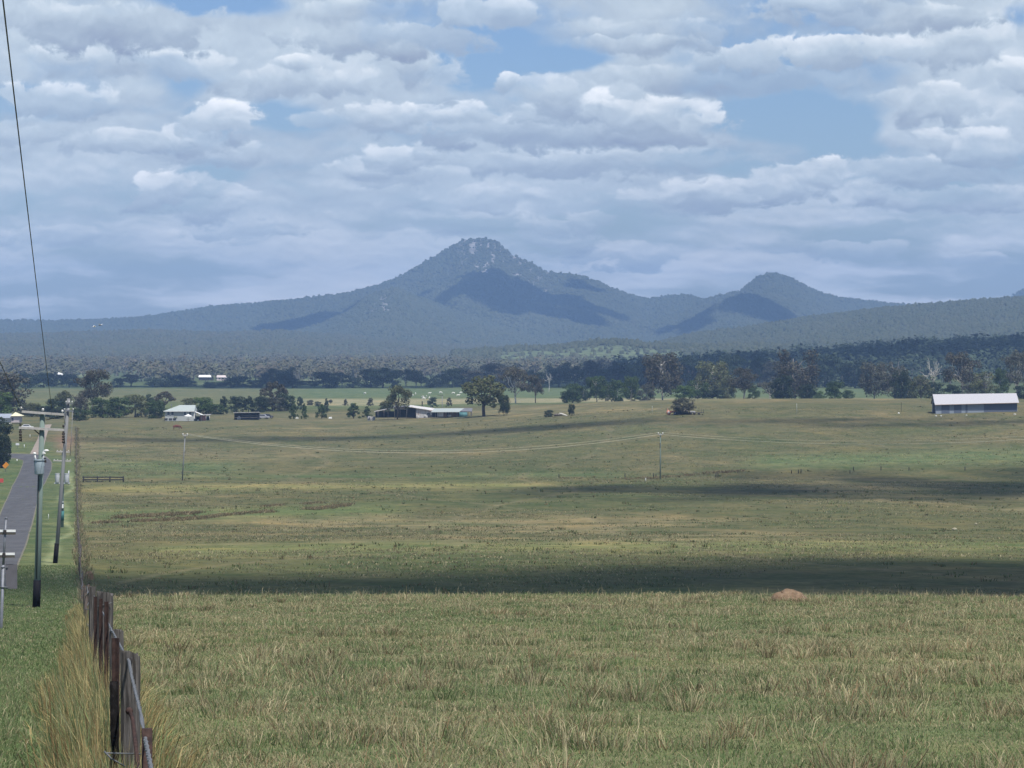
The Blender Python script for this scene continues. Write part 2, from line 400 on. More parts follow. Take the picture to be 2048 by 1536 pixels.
ii = (np.arange(nr - 1)[:, None] * na + np.arange(na - 1)[None, :]).ravel()
quads = np.stack([ii, ii + 1, ii + na + 1, ii + na], 1)
_lim = (np.abs(A) > .5)[:-1, :-1].ravel() & (R[:-1, :-1].ravel() > 2600)
quads = quads[~_lim][:, ::-1]
gm, nt, b = nodes_of('pasture_ground')
at = N(nt, 'ShaderNodeAttribute', attribute_name='tint').outputs['Color']
pos = N(nt, 'ShaderNodeNewGeometry').outputs['Position']
f1 = noise(nt, 1.1, 5, .65, vec=pos, mul=(1, .55, 1)); f2 = noise(nt, .17, 6, .68, vec=pos, mul=(1, .6, 1))
f3 = noise(nt, .045, 7, .7, vec=pos, mul=(1, .5, 1))
k = ramp(nt, f1, [(.25, .62), (.75, 1.32)]); c1 = mixrgb(nt, 1.0, at, k, 'MULTIPLY')
k2 = ramp(nt, f2, [(.35, (.70, .82, .72)), (.5, (1, 1, 1)), (.68, (1.34, 1.22, 1.1))]); c1 = mixrgb(nt, 1.0, c1, k2, 'MULTIPLY')
k3 = ramp(nt, f3, [(.36, (.82, .92, .82)), (.5, (1, 1, 1)), (.64, (1.16, 1.08, 1.0))]); c1 = mixrgb(nt, 1.0, c1, k3, 'MULTIPLY')
nt.links.new(c1, b.inputs['Base Color']); b.inputs['Roughness'].default_value = .9; b.inputs['Specular IOR Level'].default_value = .05
bn = N(nt, 'ShaderNodeBump'); bn.inputs['Strength'].default_value = .7; bn.inputs['Distance'].default_value = .5
nt.links.new(f1, bn.inputs['Height']); nt.links.new(bn.outputs[0], b.inputs['Normal'])
go = link('ground', np_mesh('ground', np.stack([X, Y, Z], 1), faces_q=quads, mat=gm, color=ground_color(X, Y), smooth=True)); tag(go, kind='structure')

# ------------------------------------------------------------------ roads (real ribbons laid on the ground)
def ribbon(name, left, right, m, lift=.05, sub=10):
    L = []; Rr = []
    for lst, out in ((left, L), (right, Rr)):
        pts = [G(*p) for p in lst]
        t = np.linspace(0, len(pts) - 1, (len(pts) - 1) * sub + 1)
        out += list(zip(np.interp(t, range(len(pts)), [p.x for p in pts]), np.interp(t, range(len(pts)), [p.y for p in pts])))
    nn = 6; vs = []; fs = []
    for (a, b_) in zip(L, Rr):
        for k in range(nn):
            q = k / (nn - 1); x = a[0] + (b_[0] - a[0]) * q; y = a[1] + (b_[1] - a[1]) * q
            vs.append((x, y, gzs(x, y) + lift))
    for i in range(len(L) - 1):
        for k in range(nn - 1):
            fs.append((i * nn + k, i * nn + k + 1, (i + 1) * nn + k + 1, (i + 1) * nn + k))
    me = bpy.data.meshes.new(name); me.from_pydata(vs, [], fs); me.materials.append(m)
    return tag(link(name, me), kind='structure')
asph = mat('asphalt', (.088, .088, .090), .85, .25, .5, stretch=(1, .3, 1), c2=(.078, .077, .082))
dirt = mat('dirt', (.27, .225, .185), .95, .2, .3)
gravel = mat('gravel', (.165, .155, .115), .95, .3, .8)
ribbon('road_shoulder', [(-75, 1180), (-48.5, 1110), (-14.5, 1052), (-2.5, 1033), (12, 1000), (26.3, 968), (38.6, 945), (44.8, 930), (46, 921.3), (29, 917.2), (0, 917), (-60, 916)],
       [(26, 1174), (45.5, 1110), (63, 1056), (74.2, 1012), (83.6, 978), (94.5, 958), (103.6, 940), (104.5, 925.5), (94, 913.5), (73, 908.4), (30, 906.8), (-60, 907.5)], gravel, .03)
ribbon('road', [(-70, 1180), (-45, 1110), (-12, 1052), (0, 1033), (14, 1000), (28, 968), (40, 945), (46, 930), (47, 921), (30, 916), (0, 916), (-60, 915)],
       [(22, 1174), (42, 1110), (60, 1056), (72, 1012), (82, 978), (93, 958), (102, 940), (103, 926), (92, 915), (72, 909.5), (30, 908), (-60, 908.5)], asph, .05)
ribbon('driveway', [(60, 908.5), (66, 897), (72, 885), (80, 866), (86, 850)], [(86, 911), (88, 897), (90, 885), (95, 866), (104, 849)], dirt, .09)

# ------------------------------------------------------------------ mountain and hills
def hillmesh(name, sil, Dr, D0, D1, seed, colfn, p=1.35, rough=.16, un=520, dn=150, u0=-260, u1=2320, base=-26.0):
    """height sheet over (column, distance): ridge line 'sil' at distance Dr, foot at D0, back foot at D1"""
    u = np.linspace(u0, u1, un); D = np.concatenate([np.linspace(D0, Dr, int(dn * .72)), np.linspace(Dr, D1, dn - int(dn * .72) + 1)[1:]])
    UU, DD = np.meshgrid(u, D)
    ys = np.interp(UU, [q[0] for q in sil], [q[1] for q in sil])
    zr = (700 - ys) / F * Dr - base
    XX = (UU - 1024) / F * DD; YY = DD
    def H(UU, DD):
        ys = np.interp(UU, [q[0] for q in sil], [q[1] for q in sil])
        zr = np.maximum((700 - ys) / F * Dr - base, 0)
        X_ = (UU - 1024) / F * DD
        t = np.where(DD < Dr, (DD - D0) / (Dr - D0), (D1 - DD) / (D1 - Dr)); t = np.clip(t, 0, 1)
        gul = np.abs(fbm(X_ / 260 + .6 * fbm(X_ / 500, DD / 500, 2, seed + 3), DD / 900, 4, seed) - .5) * 2
        tt = np.clip(t + rough * 1.6 * (gul - .3) * 4 * t * (1 - t), 0, 1)
        h = zr * tt ** p
        h = h * (1 + rough * .5 * (fbm(X_ / 90, DD / 130, 3, seed + 7) - .5) * np.clip(4 * t * (1 - t), 0, 1))
        return base + h
    ZZ = H(UU, DD)
    nr, na = UU.shape
    ii = (np.arange(nr - 1)[:, None] * na + np.arange(na - 1)[None, :]).ravel()
    q = np.stack([ii, ii + 1, ii + na + 1, ii + na], 1)
    c = colfn(UU.ravel(), DD.ravel(), XX.ravel(), ZZ.ravel())
    o = link(name, np_mesh(name, np.stack([XX.ravel(), YY.ravel(), ZZ.ravel()], 1), faces_q=q, mat=hillmat, color=c, smooth=True))
    tag(o, kind='structure'); return H
hillmat, nt, b = nodes_of('wooded_hillside')
at = N(nt, 'ShaderNodeAttribute', attribute_name='tint').outputs['Color']; pos = N(nt, 'ShaderNodeNewGeometry').outputs['Position']
f1 = noise(nt, .045, 6, .7, vec=pos); k = ramp(nt, f1, [(.3, .5), (.7, 1.5)])
nt.links.new(mixrgb(nt, 1.0, at, k, 'MULTIPLY'), b.inputs['Base Color']); b.inputs['Roughness'].default_value = .95; b.inputs['Specular IOR Level'].default_value = 0
bn = N(nt, 'ShaderNodeBump'); bn.inputs['Strength'].default_value = .8; bn.inputs['Distance'].default_value = 6
nt.links.new(f1, bn.inputs['Height']); nt.links.new(bn.outputs[0], b.inputs['Normal'])

SIL_A = [(-300, 642), (0, 643), (100, 644), (180, 642), (260, 638), (310, 633), (350, 627), (430, 614), (520, 607), (600, 600), (660, 592), (700, 586), (760, 572), (790, 559), (820, 544), (850, 525), (880, 508), (905, 493),
         (925, 481), (940, 478), (965, 478), (985, 480), (1000, 490), (1012, 499), (1025, 511), (1042, 517), (1060, 525), (1085, 541), (1105, 547), (1135, 549), (1170, 555), (1190, 563), (1230, 581), (1260, 592), (1300, 599),
         (1320, 596), (1345, 591), (1370, 591), (1395, 598), (1410, 600), (1440, 593), (1480, 583), (1495, 571), (1512, 557), (1540, 546), (1560, 550), (1580, 557), (1620, 578), (1650, 590), (1680, 597), (1740, 603), (1800, 610), (1900, 616), (2400, 620)]
SIL_R = [(1850, 640), (1960, 618), (2010, 602), (2035, 586), (2060, 570), (2100, 548), (2180, 560), (2320, 600)]
SIL_B = [(380, 704), (560, 672), (640, 652), (700, 618), (740, 592), (770, 580), (795, 578), (815, 586), (850, 600), (900, 620), (980, 642), (1060, 662), (1120, 676), (1200, 692), (1300, 704)]
SIL_S = [(1180, 704), (1290, 680), (1340, 662), (1400, 630), (1450, 603), (1480, 592), (1500, 589), (1530, 598), (1580, 624), (1630, 648), (1700, 670), (1800, 692), (1850, 704)]
SIL_C = [(1230, 704), (1310, 690), (1380, 672), (1500, 656), (1640, 634), (1750, 621), (1850, 612), (1950, 603), (2048, 597), (2200, 590), (2400, 596)]
SIL_E = [(-300, 668), (0, 672), (150, 668), (300, 664), (450, 668), (560, 664), (700, 676), (850, 686), (1000, 694), (1150, 704)]
SIL_G = [(900, 706), (980, 700), (1040, 696), (1120, 693), (1180, 684), (1240, 682), (1300, 690), (1400, 694), (1500, 690), (1600, 696), (1750, 706)]
green = np.array([.060, .076, .042]); olive = np.array([.094, .098, .056]); rock = np.array([.30, .29, .275])
def col_wood(seed, g1=green, g2=olive):
    def f(u, D, x, z):
        k = np.clip(.5 + 1.6 * (fbm(x / 120, D / 200, 4, seed) - .5), 0, 1)[:, None]
        return g1 * (1 - k) + g2 * k
    return f
def rockmask_A(u, D):
    n = fbm(u / 5.5, D / 110, 5, 91) ; n2 = fbm(u / 30, D / 300, 3, 95)
    env = np.exp(-((u - 975) / 55) ** 2) * sstep(8100, 8500, D) + .9 * np.exp(-((u - 1060) / 38) ** 2) * sstep(8350, 8600, D)
    return np.clip(env * 1.25, 0, 1) * sstep(.46, .56, n * .68 + n2 * .32)
def col_A(u, D, x, z):
    c = col_wood(71)(u, D, x, z); m = rockmask_A(u, D)[:, None]; return c * (1 - m) + rock * m
def rockmask_B(u, D):
    n = fbm(u / 5, D / 90, 5, 101)
    env = np.exp(-((u - (782 - (7600 - D) * .03)) / 30) ** 2) * sstep(6850, 7050, D) * (1 - sstep(7530, 7620, D))
    return np.clip(env * 1.1, 0, 1) * sstep(.43, .53, n) * .95
def col_B(u, D, x, z):
    c = col_wood(73)(u, D, x, z); m = rockmask_B(u, D)[:, None]; return c * (1 - m) + rock * m
def col_G(u, D, x, z):
    c = col_wood(75)(u, D, x, z); m = (sstep(.40, .52, fbm(x / 110, D / 160, 3, 77)) * sstep(930, 1010, u) * (1 - sstep(1330, 1450, u)) * (1 - sstep(4060, 4160, D)))[:, None]
    return c * (1 - m) + np.array([.135, .165, .085]) * m
H_A = hillmesh('mountain', SIL_A, 9000, 6300, 12000, 201, col_A, 1.45, .17, 700, 190)
H_R = hillmesh('hills', SIL_R, 10400, 9300, 11500, 202, col_wood(79), 1.2, .12, 120, 60, 1850, 2320)
H_B = hillmesh('hills', SIL_B, 7600, 5300, 8900, 203, col_B, 1.15, .16, 300, 130, 380, 1300)
H_S = hillmesh('hills', SIL_S, 7900, 6000, 8900, 204, col_wood(81), 1.2, .14, 220, 100, 1180, 1850)
H_C = hillmesh('hills', SIL_C, 5400, 3500, 7200, 205, col_wood(83, np.array([.075, .088, .042]), np.array([.105, .105, .056])), 1.1, .14, 320, 120, 1230, 2400)
H_E = hillmesh('hills', SIL_E, 6300, 3900, 7600, 206, col_wood(85, np.array([.085, .095, .05]), np.array([.12, .118, .065])), 1.0, .12, 320, 100, -300, 1150)
H_G = hillmesh('hills', SIL_G, 4200, 3300, 4900, 207, col_G, 1.1, .10, 240, 80, 900, 1750)

# ------------------------------------------------------------------ forest canopy on the hills (nobody could count it): many small lumpy crowns
def lumps(x, y, z, rad, hh, col, rng):
    """low crowns: 5 ring verts + 5 upper ring + top, jittered"""
    n = len(x); a = np.arange(5) * math.pi * .4
    V = np.zeros((n, 11, 3))
    rot = rng.uniform(0, 6.28, n)[:, None]
    j1 = rng.uniform(.55, 1.25, (n, 5)); j2 = rng.uniform(.35, .95, (n, 5))
    V[:, 0:5, 0] = np.cos(a + rot) * rad[:, None] * j1; V[:, 0:5, 1] = np.sin(a + rot) * rad[:, None] * j1; V[:, 0:5, 2] = hh[:, None] * rng.uniform(.0, .4, (n, 5))
    V[:, 5:10, 0] = np.cos(a + rot + .6) * rad[:, None] * j2; V[:, 5:10, 1] = np.sin(a + rot + .6) * rad[:, None] * j2; V[:, 5:10, 2] = hh[:, None] * rng.uniform(.5, .98, (n, 5))
    V[:, 10, 2] = hh * rng.uniform(.8, 1.15, n); V[:, 10, 0] = rad * rng.uniform(-.4, .4, n)
    V[:, :, 0] += x[:, None]; V[:, :, 1] += y[:, None]; V[:, :, 2] += z[:, None]
    f = []
    for k in range(5):
        k2 = (k + 1) % 5; f += [(k, k2, 5 + k), (k2, 5 + k2, 5 + k), (5 + k, 5 + k2, 10)]
    f = np.array(f); Fc = (f[None] + (np.arange(n) * 11)[:, None, None]).reshape(-1, 3)
    return V.reshape(-1, 3), Fc, np.repeat(col, 11, axis=0)
forest_m = tintmat('forest_leaf')
def _joined_canopy(name, label, specs):
    vs = []; fs = []; cs = []; n0 = 0
    for (H, u0, u1, D0, D1, n, seed, rad, hgt, mask, g1, g2) in specs:
        rng = np.random.default_rng(seed)
        u = rng.uniform(u0, u1, n); D = np.sqrt(rng.uniform(D0 ** 2, D1 ** 2, n))
        z = H(u, D); keep = z > -25.4
        if mask is not None: keep &= rng.uniform(0, 1, n) > mask(u, D)
        u, D, z = u[keep], D[keep], z[keep]; n = len(u); x = (u - 1024) / F * D
        k = rng.uniform(0, 1, n)[:, None] * .6 + .4 * fbm(x / 90, D / 120, 3, seed)[:, None]
        c = (g1 * (1 - k) + g2 * k) * rng.uniform(.86, 1.14, n)[:, None]
        s = rng.uniform(.5, 1.15, n) * (.75 + .5 * fbm(x / 60, D / 80, 3, seed + 2))
        v, f, cc = lumps(x, D, z - .5, rad * s, hgt * s * rng.uniform(.55, 1.05, n), c, rng)
        vs.append(v); fs.append(f + n0); cs.append(cc); n0 += len(v)
    o = link(name, np_mesh(name, np.concatenate(vs), faces_t=np.concatenate(fs), mat=forest_m, color=np.concatenate(cs), smooth=True))
    return tag(o, label, 'forest', kind='stuff')
brown = np.array([.13, .105, .07])
rA = lambda u, D: np.clip(rockmask_A(u, D) * .75, 0, 1)
rB = lambda u, D: np.clip(rockmask_B(u, D) * .85, 0, 1)
gG = lambda u, D: .93 * (sstep(930, 1010, u) * (1 - sstep(1330, 1450, u)) * (1 - sstep(4060, 4160, D)))
_joined_canopy('forest', 'hazy blue-green gum forest covering the mountain and its foothills', [
    (H_A, -120, 2200, 7000, 9150, 88000, 301, 5.0, 8.0, rA, green, olive),
    (H_R, 1950, 2250, 9800, 10450, 5000, 302, 5.5, 8, None, green, olive),
    (H_B, 400, 1290, 5500, 7680, 40000, 303, 4.5, 7.5, rB, green, olive),
    (H_S, 1190, 1840, 6300, 7960, 25000, 304, 4.5, 7.5, None, green, olive),
    (H_C, 1240, 2200, 3650, 5480, 46000, 305, 3.3, 6.5, None, green * .95, olive * .95),
    (H_E, -120, 1140, 4000, 6350, 42000, 306, 4.0, 7, None, green, np.array([.098, .092, .056])),
    (H_G, 905, 1740, 3350, 4250, 14000, 307, 3.2, 6, gG, green * .9, olive)])
# ------------------------------------------------------------------ woodland of the far plain (reads as one mass)
def woodland(name, label, regions, seed):
    rng = np.random.default_rng(seed); vs = []; fs = []; cs = []; n0 = 0
    for (u0, u1, D0, D1, n, hm, wm, g1, g2, gapth) in regions:
        u = rng.uniform(u0, u1, n); D = np.sqrt(rng.uniform(D0 ** 2, D1 ** 2, n)); x = (u - 1024) / F * D
        keep = fbm(x / 110, D / 260, 3, seed + 5) > gapth
        u, D, x = u[keep], D[keep], x[keep]; n = len(u); z = gz(x, D)
        h = hm * rng.uniform(.6, 1.3, n); w = wm * rng.uniform(.6, 1.3, n)
        k = rng.uniform(0, 1, n)[:, None]; c = (g1 * (1 - k) + g2 * k) * rng.uniform(.75, 1.25, n)[:, None]
        nq = 46; xx = np.repeat(x, nq); yy = np.repeat(D, nq); d = rng.normal(size=(n * nq, 3)); d /= np.linalg.norm(d, axis=1)[:, None]
        # each tree: five leafy heads inside its crown
        hx = rng.uniform(-.30, .30, (n, 5)); hy = rng.uniform(-.30, .30, (n, 5)); hz_ = rng.uniform(.34, .84, (n, 5)); hs = rng.integers(0, 5, n * nq); ti = np.repeat(np.arange(n), nq)
        hr = rng.uniform(.16, .30, (n, 5)); ht = rng.uniform(.86, 1.13, (n, 5)); rq = hr[ti, hs] * rng.uniform(.4, 1, n * nq) ** .5
        p = np.stack([xx + w[ti] * (hx[ti, hs] + d[:, 0] * rq), yy + w[ti] * (hy[ti, hs] + d[:, 1] * rq), z[ti] + h[ti] * (hz_[ti, hs] + d[:, 2] * rq * .9)], 1)
        nm = d * .55 + rng.normal(size=d.shape) * .4 + np.array([0, -.25, .95]); nm /= np.linalg.norm(nm, axis=1)[:, None]
        t_ = np.cross(nm, rng.normal(size=d.shape)); t_ /= np.linalg.norm(t_, axis=1)[:, None]; b_ = np.cross(nm, t_)
        s_ = (.085 * w[ti] * rng.uniform(.6, 1.4, n * nq))[:, None]
        qd = np.stack([p - t_ * s_, p - b_ * s_ * .7, p + t_ * s_, p + b_ * s_ * .7], 1).reshape(-1, 3)
        cq = np.repeat(c[ti] * ht[ti, hs][:, None] * rng.uniform(.84, 1.17, n * nq)[:, None], 4, 0)
        i4 = n0 + np.arange(n * nq)[:, None] * 4
        fs.append(np.concatenate([i4 + np.array([[0, 1, 2]]), i4 + np.array([[0, 2, 3]])])); vs.append(qd); cs.append(cq); n0 += len(qd)
        v, f, cc = lumps(x, D, z - .3, w * .035, h * .6, np.tile(np.array([[.17, .16, .14]]), (n, 1)), rng)
        vs.append(v); fs.append(f + n0); cs.append(cc); n0 += len(v)
    o = link(name, np_mesh(name, np.concatenate(vs), faces_t=np.concatenate(fs), mat=forest_m, color=np.concatenate(cs)))
    return tag(o, label, 'woodland', kind='stuff')
dk = np.array([.040, .056, .034]); gr_ = np.array([.095, .105, .06]); br_ = np.array([.115, .10, .072])
woodland('woodland', 'grey-brown open gum woodland on the flat below the foothills', [
    (-150, 1250, 2450, 4300, 3600, 14, 13, gr_, br_, .40), (900, 1500, 2500, 3500, 700, 12, 11, gr_, gr_, .5),
    (1450, 2200, 3000, 3900, 900, 13, 12, dk, gr_, .35)], 401)
woodland('woodland', 'dark dense wood on the low rise at the right beyond the gum trees', [(1230, 2250, 2230, 3000, 1900, 15, 15, dk * .9, dk * 1.25, .22)], 402)

# ------------------------------------------------------------------ single trees
leaf_m = tintmat('tree_leaf', .7, .18, .16)
bark_cols = {'dark': (.10, .085, .075), 'grey': (.24, .22, .20), 'pale': (.55, .52, .47), 'brown': (.15, .11, .085)}
def bark(k): return mat('bark_' + k, bark_cols[k], .9, .35, 6, stretch=(1, 1, .2))
CC = {'dark': (.036, .052, .029), 'green': (.062, .095, .036), 'bright': (.09, .138, .042), 'olive': (.105, .115, .055), 'brown': (.088, .083, .060), 'grey': (.098, .100, .074), 'blue': (.06, .085, .06), 'yellow': (.17, .19, .06)}
def leaf_cloud(rng, clumps, nleaf, ls, colr):
    """clumps: (x,y,z,r,flat) list -> many leaf-spray quads"""
    co = []; cl = []
    wts = np.array([c[3] ** 2 for c in clumps]); wts = wts / wts.sum()
    for (cx, cy, cz, r, fl), w in zip(clumps, wts):
        n = max(6, int(nleaf * w)); d = rng.normal(size=(n, 3)); d /= np.linalg.norm(d, axis=1)[:, None]
        rad = r * rng.uniform(.35, 1.0, n) ** .5
        p = np.array([cx, cy, cz]) + d * rad[:, None] * np.array([1, 1, fl])
        nrm = d * .8 + rng.normal(size=(n, 3)) * .6 + np.array([0, 0, .35]); nrm /= np.linalg.norm(nrm, axis=1)[:, None]
        t = np.cross(nrm, rng.normal(size=(n, 3))); t /= np.linalg.norm(t, axis=1)[:, None]; b_ = np.cross(nrm, t)
        s = ls * rng.uniform(.55, 1.4, n)[:, None]; s2 = s * rng.uniform(.4, .9, n)[:, None]
        q = np.stack([p - t * s, p - b_ * s2 * .8 + t * s * .1, p + t * s, p + b_ * s2], 1)
        co.append(q.reshape(-1, 3)); tone = rng.uniform(.78, 1.25)
        c = np.array(colr) * tone * rng.uniform(.7, 1.35, n)[:, None] * (1 + rng.normal(0, .06, (n, 3)))
        cl.append(np.repeat(c, 4, 0))
    co = np.concatenate(co); cl = np.clip(np.concatenate(cl), .01, .9)
    return co, np.arange(len(co)).reshape(-1, 4), cl
_pc = {}
def proto(kind, colr, variant=0, bk='dark'):
    key = (kind, colr, variant, bk)
    if key in _pc: return _pc[key]
    rng = np.random.default_rng(abs(hash((kind, variant))) % 1000 if False else (sum(map(ord, kind)) * 7 + variant * 131 + 3)); rr = rng.uniform
    tk = MB(); cl = []; nl = 2600; ls = .028
    U_ = lambda a, b: float(rr(a, b))
    def limb(a, b, r0, r1, sag=.02, n=5):
        a = Vector(a); b = Vector(b); pts = []
        for i in range(n):
            t = i / (n - 1); p = a.lerp(b, t) + Vector((U_(-sag, sag), U_(-sag, sag), U_(-sag, sag))) * math.sin(math.pi * t); pts.append(p)
        tk.tube(pts, [r0 + (r1 - r0) * i / (n - 1) for i in range(n)], 6)
    if kind == 'round':                     # broad dense shade tree
        limb((0, 0, -.03), (U_(-.02, .02), 0, .34), .036, .028)
        for k in range(9):
            a = k * 2.4; e = (.34 * math.cos(a) * U_(.6, 1), .34 * math.sin(a) * U_(.6, 1), U_(.42, .8)); limb((0, 0, U_(.2, .34)), e, .02, .006, .03)
        for k in range(64):
            th = math.acos(U_(-.9, 1)); ph = U_(0, 6.28); q = U_(.55, 1)
            cl.append((.40 * math.sin(th) * math.cos(ph) * q, .40 * math.sin(th) * math.sin(ph) * q, .57 + .36 * math.cos(th) * q, U_(.07, .13), .8))
        nl = 6000; ls = .022
    elif kind == 'dome':                    # spreading umbrella crown, dark below
        limb((0, 0, -.03), (0, 0, .4), .04, .03)
        for k in range(10):
            a = k * 2.4; limb((0, 0, U_(.28, .4)), (.38 * math.cos(a), .38 * math.sin(a), U_(.6, .78)), .02, .005, .03)
        for k in range(46):
            ph = U_(0, 6.28); q = U_(0, 1) ** .5; zt = .93 - .42 * q * q
            cl.append((.44 * q * math.cos(ph), .44 * q * math.sin(ph), zt - U_(0, .12), U_(.06, .10), .75))
        nl = 4600; ls = .020
    elif kind == 'gum':                     # tall eucalypt: bare pale limbs, separate leaf clusters
        limb((0, 0, -.02), (U_(-.04, .04), U_(-.03, .03), .42), .026, .018, .02)
        for k in range(12):
            a = k * 2.4 + U_(-.4, .4); z0 = U_(.16, .5); e = Vector((U_(.22, .44) * math.cos(a), U_(.22, .44) * math.sin(a), U_(.42, .92)))
            if k < 3: e = Vector((U_(-.12, .12), U_(-.12, .12), U_(.88, .96)))
            limb((0, 0, z0), e, .011, .004, .06)
            for j in range(5): cl.append((e.x + U_(-.13, .13), e.y + U_(-.13, .13), e.z + U_(-.12, .04), U_(.07, .13), .8))
        for k in range(16): cl.append((U_(-.3, .3), U_(-.3, .3), U_(.38, .9), U_(.07, .13), .8))
        nl = 4600; ls = .022
    elif kind == 'tallgum':                 # column of foliage from low down, bare limbs glinting through
        limb((0, 0, -.02), (.05, 0, .84), .022, .005, .05)
        for k in range(20):
            z0 = U_(.06, .72); a = k * 2.4; w = .42 * (1 - abs(z0 - .42) * .7); e = Vector((w * math.cos(a), w * math.sin(a), min(.95, z0 + U_(.1, .28))))
            limb((.05 * z0, 0, z0), e, .008, .003, .05)
            for j in range(5): cl.append((e.x * U_(.6, 1.05), e.y * U_(.6, 1.05), e.z + U_(-.14, .05), U_(.09, .15), .9))
        for k in range(30): cl.append((U_(-.34, .34), U_(-.34, .34), U_(.08, .78), U_(.09, .15), .9))
        nl = 7500; ls = .022
    elif kind == 'bushy':                   # foliage right to the ground
        limb((0, 0, -.02), (0, 0, .6), .03, .012)
        for k in range(62):
            z0 = U_(.04, .92); w = .42 * math.sqrt(max(.05, 1 - ((z0 - .42) / .6) ** 2)); a = U_(0, 6.28); q = U_(.3, 1)
            cl.append((w * q * math.cos(a), w * q * math.sin(a), z0, U_(.09, .15), .85))
        nl = 5200; ls = .024
    elif kind == 'cone':                    # young conical tree
        limb((0, 0, -.02), (0, 0, .9), .025, .006)
        for k in range(44):
            z0 = U_(.05, .96); w = .40 * (1 - z0) ** .7 + .03; a = U_(0, 6.28); q = U_(.4, 1)
            cl.append((w * q * math.cos(a), w * q * math.sin(a), z0, U_(.06, .12), .9))
        nl = 2800; ls = .030
    elif kind == 'twiggy':                  # thin grey crown, twigs showing
        limb((0, 0, -.02), (0, 0, .35), .035, .025)
        for k in range(46):
            a = U_(0, 6.28); z0 = U_(.12, .45); e = Vector((U_(.1, .42) * math.cos(a), U_(.1, .42) * math.sin(a), U_(.45, .97)))
            limb((0, 0, z0), e, .010, .003, .05, 4)
            if k % 2: cl.append((e.x, e.y, e.z - .05, U_(.06, .11), .9))
        for k in range(60):
            a = U_(0, 6.28); q = U_(0, 1) ** .5; zz = U_(.12, .9 - .35 * q * q); cl.append((.42 * q * math.cos(a), .42 * q * math.sin(a), zz, U_(.07, .13), .8))
        nl = 4600; ls = .022
    elif kind == 'oval':                    # wide oval thicket, close to the ground
        for k in range(14):
            a = k * 2.4; limb((U_(-.05, .05), U_(-.05, .05), -.02), (.34 * math.cos(a), .34 * math.sin(a), U_(.4, .75)), .018, .004, .04)
        for k in range(110):
            d_ = rng.normal(size=3); d_ /= np.linalg.norm(d_); q = U_(.2, 1) ** .4
            cl.append((.40 * d_[0] * q, .40 * d_[1] * q, .50 + .42 * d_[2] * q, U_(.06, .10), .9))
        nl = 6500; ls = .020
    elif kind == 'dead':                    # bare white limbs
        limb((0, 0, -.02), (.03, 0, .55), .035, .02, .03)
        for k in range(9):
            a = k * 2.4; z0 = U_(.3, .6); e = Vector((U_(.12, .42) * math.cos(a), U_(.12, .42) * math.sin(a), U_(.6, 1))); limb((.03 * z0 / .55, 0, z0), e, .014, .005, .08)
            for j in range(2): limb(Vector((0, 0, z0)).lerp(e, .6), e + Vector((U_(-.2, .2), U_(-.2, .2), U_(0, .12))), .007, .003, .04, 4)
    tm = tk.mesh('trunk', bark(bk)); cm = None
    if cl:
        co, q, tint = leaf_cloud(rng, cl, nl, ls, CC[colr]); cm = np_mesh('crown', co, faces_q=q, mat=leaf_m, color=tint)
    _pc[key] = (tm, cm); return _pc[key]
def tree(name, px, yt, yb, w, kind, colr, label, D=None, bk='dark', group=None, cat='tree', variant=0, rz=None):
    g = G(px, yb) if D is None else on(px, D)
    D = g.y; _, b = ray(px, yt); h = max(b * D - g.z, .8); wid = w / F * D
    tm, cm = proto(kind, colr, variant, bk)
    r = empty(name, g, label, cat, group, rz if rz is not None else random.uniform(0, 6.28))
    for nm, me in (('trunk', tm), ('crown', cm)):
        if me is None: continue
        o = link(nm, me, r); k_ = 1.05 if kind in ('round', 'dome', 'dead') else 1.22; o.scale = (wid * k_, wid * k_, h * 1.03)
    return r
T = tree
gL = 'trees around the farmhouses'; gP = 'young paddock trees in front of the plain'; gR = 'gum trees along the far edge of the paddock'; gB = 'trees in the dark belt across the plain'
# by the left-hand house
T('shade_tree', 10, 745, 846, 112, 'bushy', 'brown', 'big brownish tree towering at the left edge behind the cream-roofed house', 1180, 'grey', gL)
T('garden_tree', 2, 785, 842, 60, 'bushy', 'bright', 'bright green leafy tree at the left edge, overhanging the cream-roofed house', 1060, 'dark', gL)
T('roadside_tree', -12, 836, 938, 72, 'bushy', 'dark', 'dark green bushy tree on the left edge beside the orange road sign', 760, 'dark', gL)
T('roadside_tree', 3, 862, 940, 40, 'oval', 'dark', 'dark round bush in front of the bushy tree on the left edge', 735, 'dark', gL)
T('garden_tree', 64, 806, 842, 44, 'bushy', 'olive', 'olive bush right of the cream-roofed house, above the top crossarm', 1150, 'dark', gL)
T('garden_tree', 90, 812, 842, 40, 'bushy', 'dark', 'low dark tree behind the nearest power pole', 1150, 'dark', gL, variant=1)
T('garden_tree', 114, 798, 845, 46, 'bushy', 'dark', 'dark green tree just left of the second power pole', 1120, 'dark', gL)
T('garden_tree', 128, 781, 838, 40, 'round', 'olive', 'olive-topped tree rising behind the second power pole', 1200, 'dark', gL)
T('gum_tree', 186, 742, 838, 66, 'gum', 'brown', 'tall brownish gum with thin crown standing above the farm trees', 1190, 'grey', gL)
T('gum_tree', 160, 786, 842, 34, 'twiggy', 'brown', 'thin greyish tree at the foot of the tall brownish gum', 1170, 'grey', gL)
T('garden_tree', 160, 818, 846, 36, 'bushy', 'green', 'small round green bush by the fence below the tall brownish gum', 1080, 'dark', gL)
T('garden_tree', 205, 796, 845, 54, 'bushy', 'green', 'green tree right of the tall brownish gum', 1130, 'dark', gL)
T('garden_tree', 238, 795, 845, 48, 'bushy', 'green', 'green tree between the tall brownish gum and the brown-topped one', 1130, 'dark', gL, variant=1)
T('garden_tree', 270, 790, 845, 58, 'bushy', 'olive', 'brown-topped bushy tree left of the farmhouse', 1140, 'grey', gL, variant=1)
